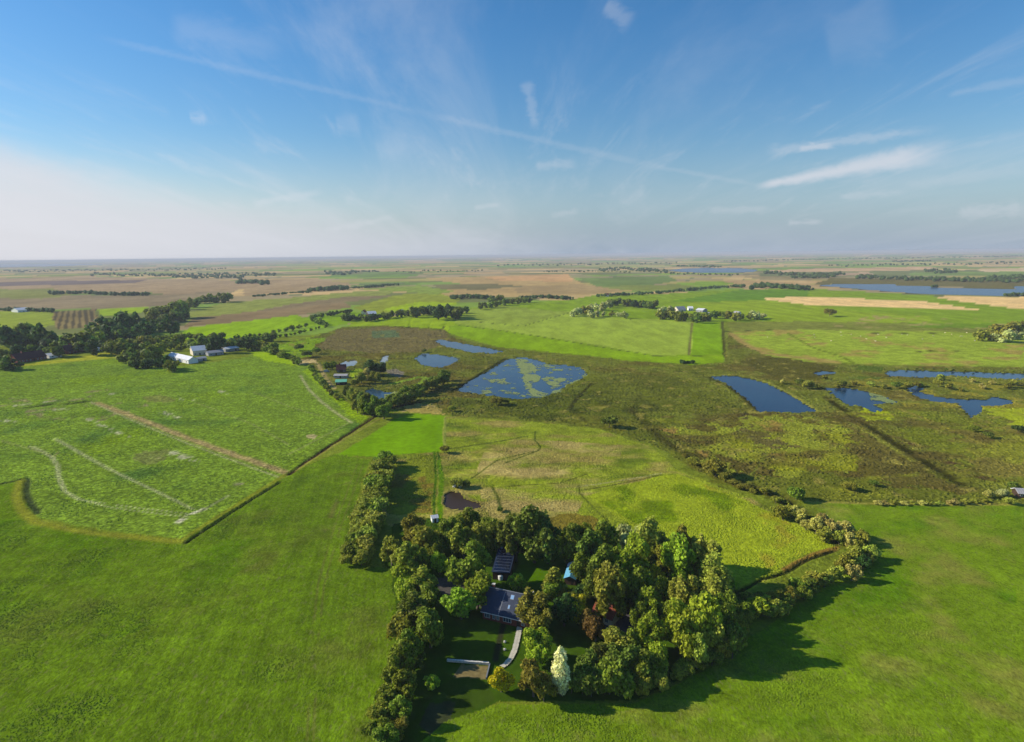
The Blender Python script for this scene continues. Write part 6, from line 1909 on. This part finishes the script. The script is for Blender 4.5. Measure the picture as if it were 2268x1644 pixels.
farm(110, 794, 138, 790, 12, 2.6, 4.6, M_WHITE, M_LIGHTR, 'white roofed open shelter between the two red farmhouses', 'white_shelter', 'shelter', 2)
farm(219, 778, 227, 777, 5, 3.0, 4.2, M_WHITE, M_LIGHTR, 'small white hut right of the red farmhouses', 'small_hut', 'hut', 1, door=True)
farm(800, 697, 808, 697, 10, 4.0, 8.0, M_CREAM, M_REDT, 'pale gabled farmhouse among the trees of the middle farm', 'farmhouse', 'house', 2, axis='y')
farm(816, 700, 834, 699, 14, 3.6, 7.5, M_TIMBER, M_LIGHTR, 'dark barn with white roof at the middle farm', 'white_barn', 'barn', 3)
farm(888, 694, 896, 693, 10, 3.0, 6.0, M_WHITE, M_GREYR, 'small pale house right of the middle farm', 'farmhouse', 'house', 2)
farm(1502, 690, 1520, 689, 14, 3.0, 8.0, M_CREAM, M_GREYR, 'pale grey roofed house, first of the white roofed farm from the left', 'farmhouse', 'house', 3)
farm(1525, 688, 1535, 688, 14, 4.0, 7.0, M_WHITE, M_LIGHTR, 'bright white shed in the middle of the white roofed farm', 'white_barn', 'barn', 2)
farm(1541, 691, 1556, 692, 16, 3.5, 6.0, M_GREY, M_LIGHTR, 'pale blue grey shed right of the bright white one', 'grey_shed', 'shed', 2)
farm(1566, 699, 1580, 699, 8, 2.6, 4.6, M_WHITE, M_LIGHTR, 'low white hut in front of the white roofed farm', 'small_hut', 'hut', 2)
farm(1624, 696, 1634, 697, 8, 3.0, 5.0, M_WHITE, M_GREYR, 'small grey hut right of the white roofed farm', 'small_hut', 'hut', 1)
farm(1340, 657, 1348, 657, 12, 4.0, 7.0, M_WHITE, M_DARKT, 'tiny white house in the far tree line', 'farmhouse', 'house', 2)
farm(40, 692, 66, 690, 24, 4.0, 8.0, M_WHITE, M_LIGHTR, 'far white barn in trees at the left edge', 'white_barn', 'barn', 3)
farm(746, 826, 766, 825, 8, 2.8, 6.6, M_TIMBER, M_DARKT, 'dark red cottage among the small pools', 'cottage', 'cottage', 3, chimney=True)
farm(740, 838, 768, 838, 5, 2.2, 3.2, M_GREY, M_GREYR, 'low grey shed below the dark red cottage', 'grey_shed', 'shed', 3)
farm(744, 853, 767, 852, 6, 2.4, 3.8, M_TIMBER, M_GREENR, 'shed with pale green roof below the dark red cottage', 'green_shed', 'shed', 2)
farm(2256, 1103, 2300, 1106, 5, 2.0, 3.2, M_TIMBER, M_GREYR, 'grey roofed shed cut by the right edge', 'grey_shed', 'shed', 3, roof2=M_LIGHTR)  # lighter back slope stands for the sunlit ridge side

# van at the sandy track
p = G(717, 825)
van = root_at('parked_van', p, R(10), 'grey van parked beside the sandy track', 'van')
M_VAN = paint_mat('grey_car_paint', (130, 150, 156), 0.35, 0.03, 1.0, 0.6)
V = [(0, 0, .4), (4.8, 0, .4), (4.8, 1.9, .4), (0, 1.9, .4), (0, 0.05, 1.2), (4.8, .05, 1.1), (4.8, 1.85, 1.1), (0, 1.85, 1.2), (.1, .15, 2.05), (3.4, .15, 2.05), (3.4, 1.75, 2.05), (.1, 1.75, 2.05), (4.1, .1, 1.25), (4.1, 1.8, 1.25)]
Fc = [(0, 3, 2, 1), (0, 1, 5, 4), (2, 3, 7, 6), (1, 2, 6, 5), (3, 0, 4, 7), (4, 5, 12, 9, 8), (6, 7, 11, 10, 13), (7, 4, 8, 11), (8, 9, 10, 11), (5, 6, 13, 12)]
link(bpy.data.objects.new('body', mesh('body', V, Fc, [M_VAN])), van)
slab('windscreen', van, M_GLASS, [(4.12, .2, 1.27), (4.12, 1.7, 1.27), (3.46, 1.65, 2.02), (3.46, .25, 2.02)], 0.03)
for wx in (.9, 3.9):
    for wy in (-.05, 1.75):
        V, Fc = [], []
        for yy in (0, .2):
            V += [(.34 * math.cos(i / 12 * math.tau), yy, .34 * math.sin(i / 12 * math.tau)) for i in range(12)]
        Fc = [(i, (i + 1) % 12, 12 + (i + 1) % 12, 12 + i) for i in range(12)] + [tuple(range(11, -1, -1)), tuple(range(12, 24))]
        o = link(bpy.data.objects.new('wheel', mesh('wheel', V, Fc, [bark_m])), van)
        o.location = (wx, wy, .34)

# animals on the right meadow
def animal_mesh():
    import bmesh
    V = {'pel': (0, 0, 1.0), 'mid': (.5, 0, .98), 'chest': (1.0, 0, 1.0), 'neck': (1.35, 0, 1.18), 'head': (1.62, 0, 1.22), 'nose': (1.92, 0, 1.02), 'rump': (-.22, 0, 1.02),
         'tail': (-.34, 0, .6)}
    Rr_ = {'pel': .36, 'mid': .40, 'chest': .38, 'neck': .20, 'head': .16, 'nose': .10, 'rump': .26, 'tail': .03}
    E = [('pel', 'mid'), ('mid', 'chest'), ('chest', 'neck'), ('neck', 'head'), ('head', 'nose'), ('pel', 'rump'), ('rump', 'tail')]
    for sd, y in (('l', .24), ('r', -.24)):
        V['hip' + sd] = (-.05, y, .78); V['hock' + sd] = (-.20, y, .42); V['hf' + sd] = (-.12, y, .04)
        V['sho' + sd] = (1.05, y, .72); V['kn' + sd] = (1.08, y, .40); V['ff' + sd] = (1.06, y, .04)
        Rr_.update({'hip' + sd: .16, 'hock' + sd: .07, 'hf' + sd: .06, 'sho' + sd: .14, 'kn' + sd: .07, 'ff' + sd: .06})
        E += [('pel', 'hip' + sd), ('hip' + sd, 'hock' + sd), ('hock' + sd, 'hf' + sd), ('chest', 'sho' + sd), ('sho' + sd, 'kn' + sd), ('kn' + sd, 'ff' + sd)]
        V['ear' + sd] = (1.56, y * .8, 1.34); Rr_['ear' + sd] = .04
        E.append(('head', 'ear' + sd))
    ks = list(V)
    me = bpy.data.meshes.new('grazing_cow')
    me.from_pydata([V[k] for k in ks], [(ks.index(a), ks.index(b)) for a, b in E], [])
    o = bpy.data.objects.new('tmp', me)
    col.objects.link(o)
    md = o.modifiers.new('skin', 'SKIN')
    for i, k in enumerate(ks):
        me.skin_vertices[0].data[i].radius = (Rr_[k], Rr_[k])
        me.skin_vertices[0].data[i].use_root = (k == 'pel')
    sb = o.modifiers.new('sub', 'SUBSURF')
    sb.levels = sb.render_levels = 1
    dg = bpy.context.evaluated_depsgraph_get()
    r_ = bpy.data.meshes.new_from_object(o.evaluated_get(dg))
    bpy.data.objects.remove(o)
    r_.name = 'grazing_cow'
    r_.materials.clear()
    r_.materials.append(M_HIDE)
    return r_


M_HIDE = paint_mat('pale_hide', (206, 196, 156), 0.9, 0.15, 1.5, 0.1)
cow_me = animal_mesh()
COW = [(1861, 737), (1862, 744), (1805, 748), (1804, 742), (1906, 746), (1946, 742), (1964, 749), (1998, 742), (1940, 757), (2009, 743), (2068, 745), (2092, 738), (2108, 742), (2140, 738), (2126, 746), (2132, 746),
       (2176, 744), (2186, 745), (2178, 746), (2158, 756), (2212, 752), (2228, 752), (2230, 745), (1700, 748), (1840, 756), (1920, 752), (1885, 742), (2250, 742), (2044, 752)]
for x, y in COW:
    o = link(bpy.data.objects.new('grazing_cow', cow_me))
    p = G(x, y)
    o.location = (p[0], p[1], 0)
    o.scale = (0.95, 0.95, 0.95)
    o.rotation_euler = (0, 0, random.uniform(0, math.tau))
    tag(o, 'small cream coloured cow grazing on the right meadow', 'cow', 'cows on the right meadow')

# ------------------------------------------------------------------ haze
hz_m = bpy.data.materials.new('haze')
hz_m.use_nodes = True
ht = hz_m.node_tree
ht.nodes.clear()
pv_ = ht.nodes.new('ShaderNodeVolumePrincipled')
pv_.inputs['Color'].default_value = (0.70, 0.75, 0.84, 1)
pv_.inputs['Density'].default_value = HAZE
pv_.inputs['Anisotropy'].default_value = 0.0
ou = ht.nodes.new('ShaderNodeOutputMaterial')
ht.links.new(pv_.outputs[0], ou.inputs['Volume'])
V, Fc = [], []
box_geo(V, Fc, -64000, -64000, -3.0, 64000, 64000, 104.0)
o = link(bpy.data.objects.new('haze', mesh('haze', V, Fc, [hz_m])))
tag(o, 'pale blue haze over the whole plain', 'haze', kind='stuff')
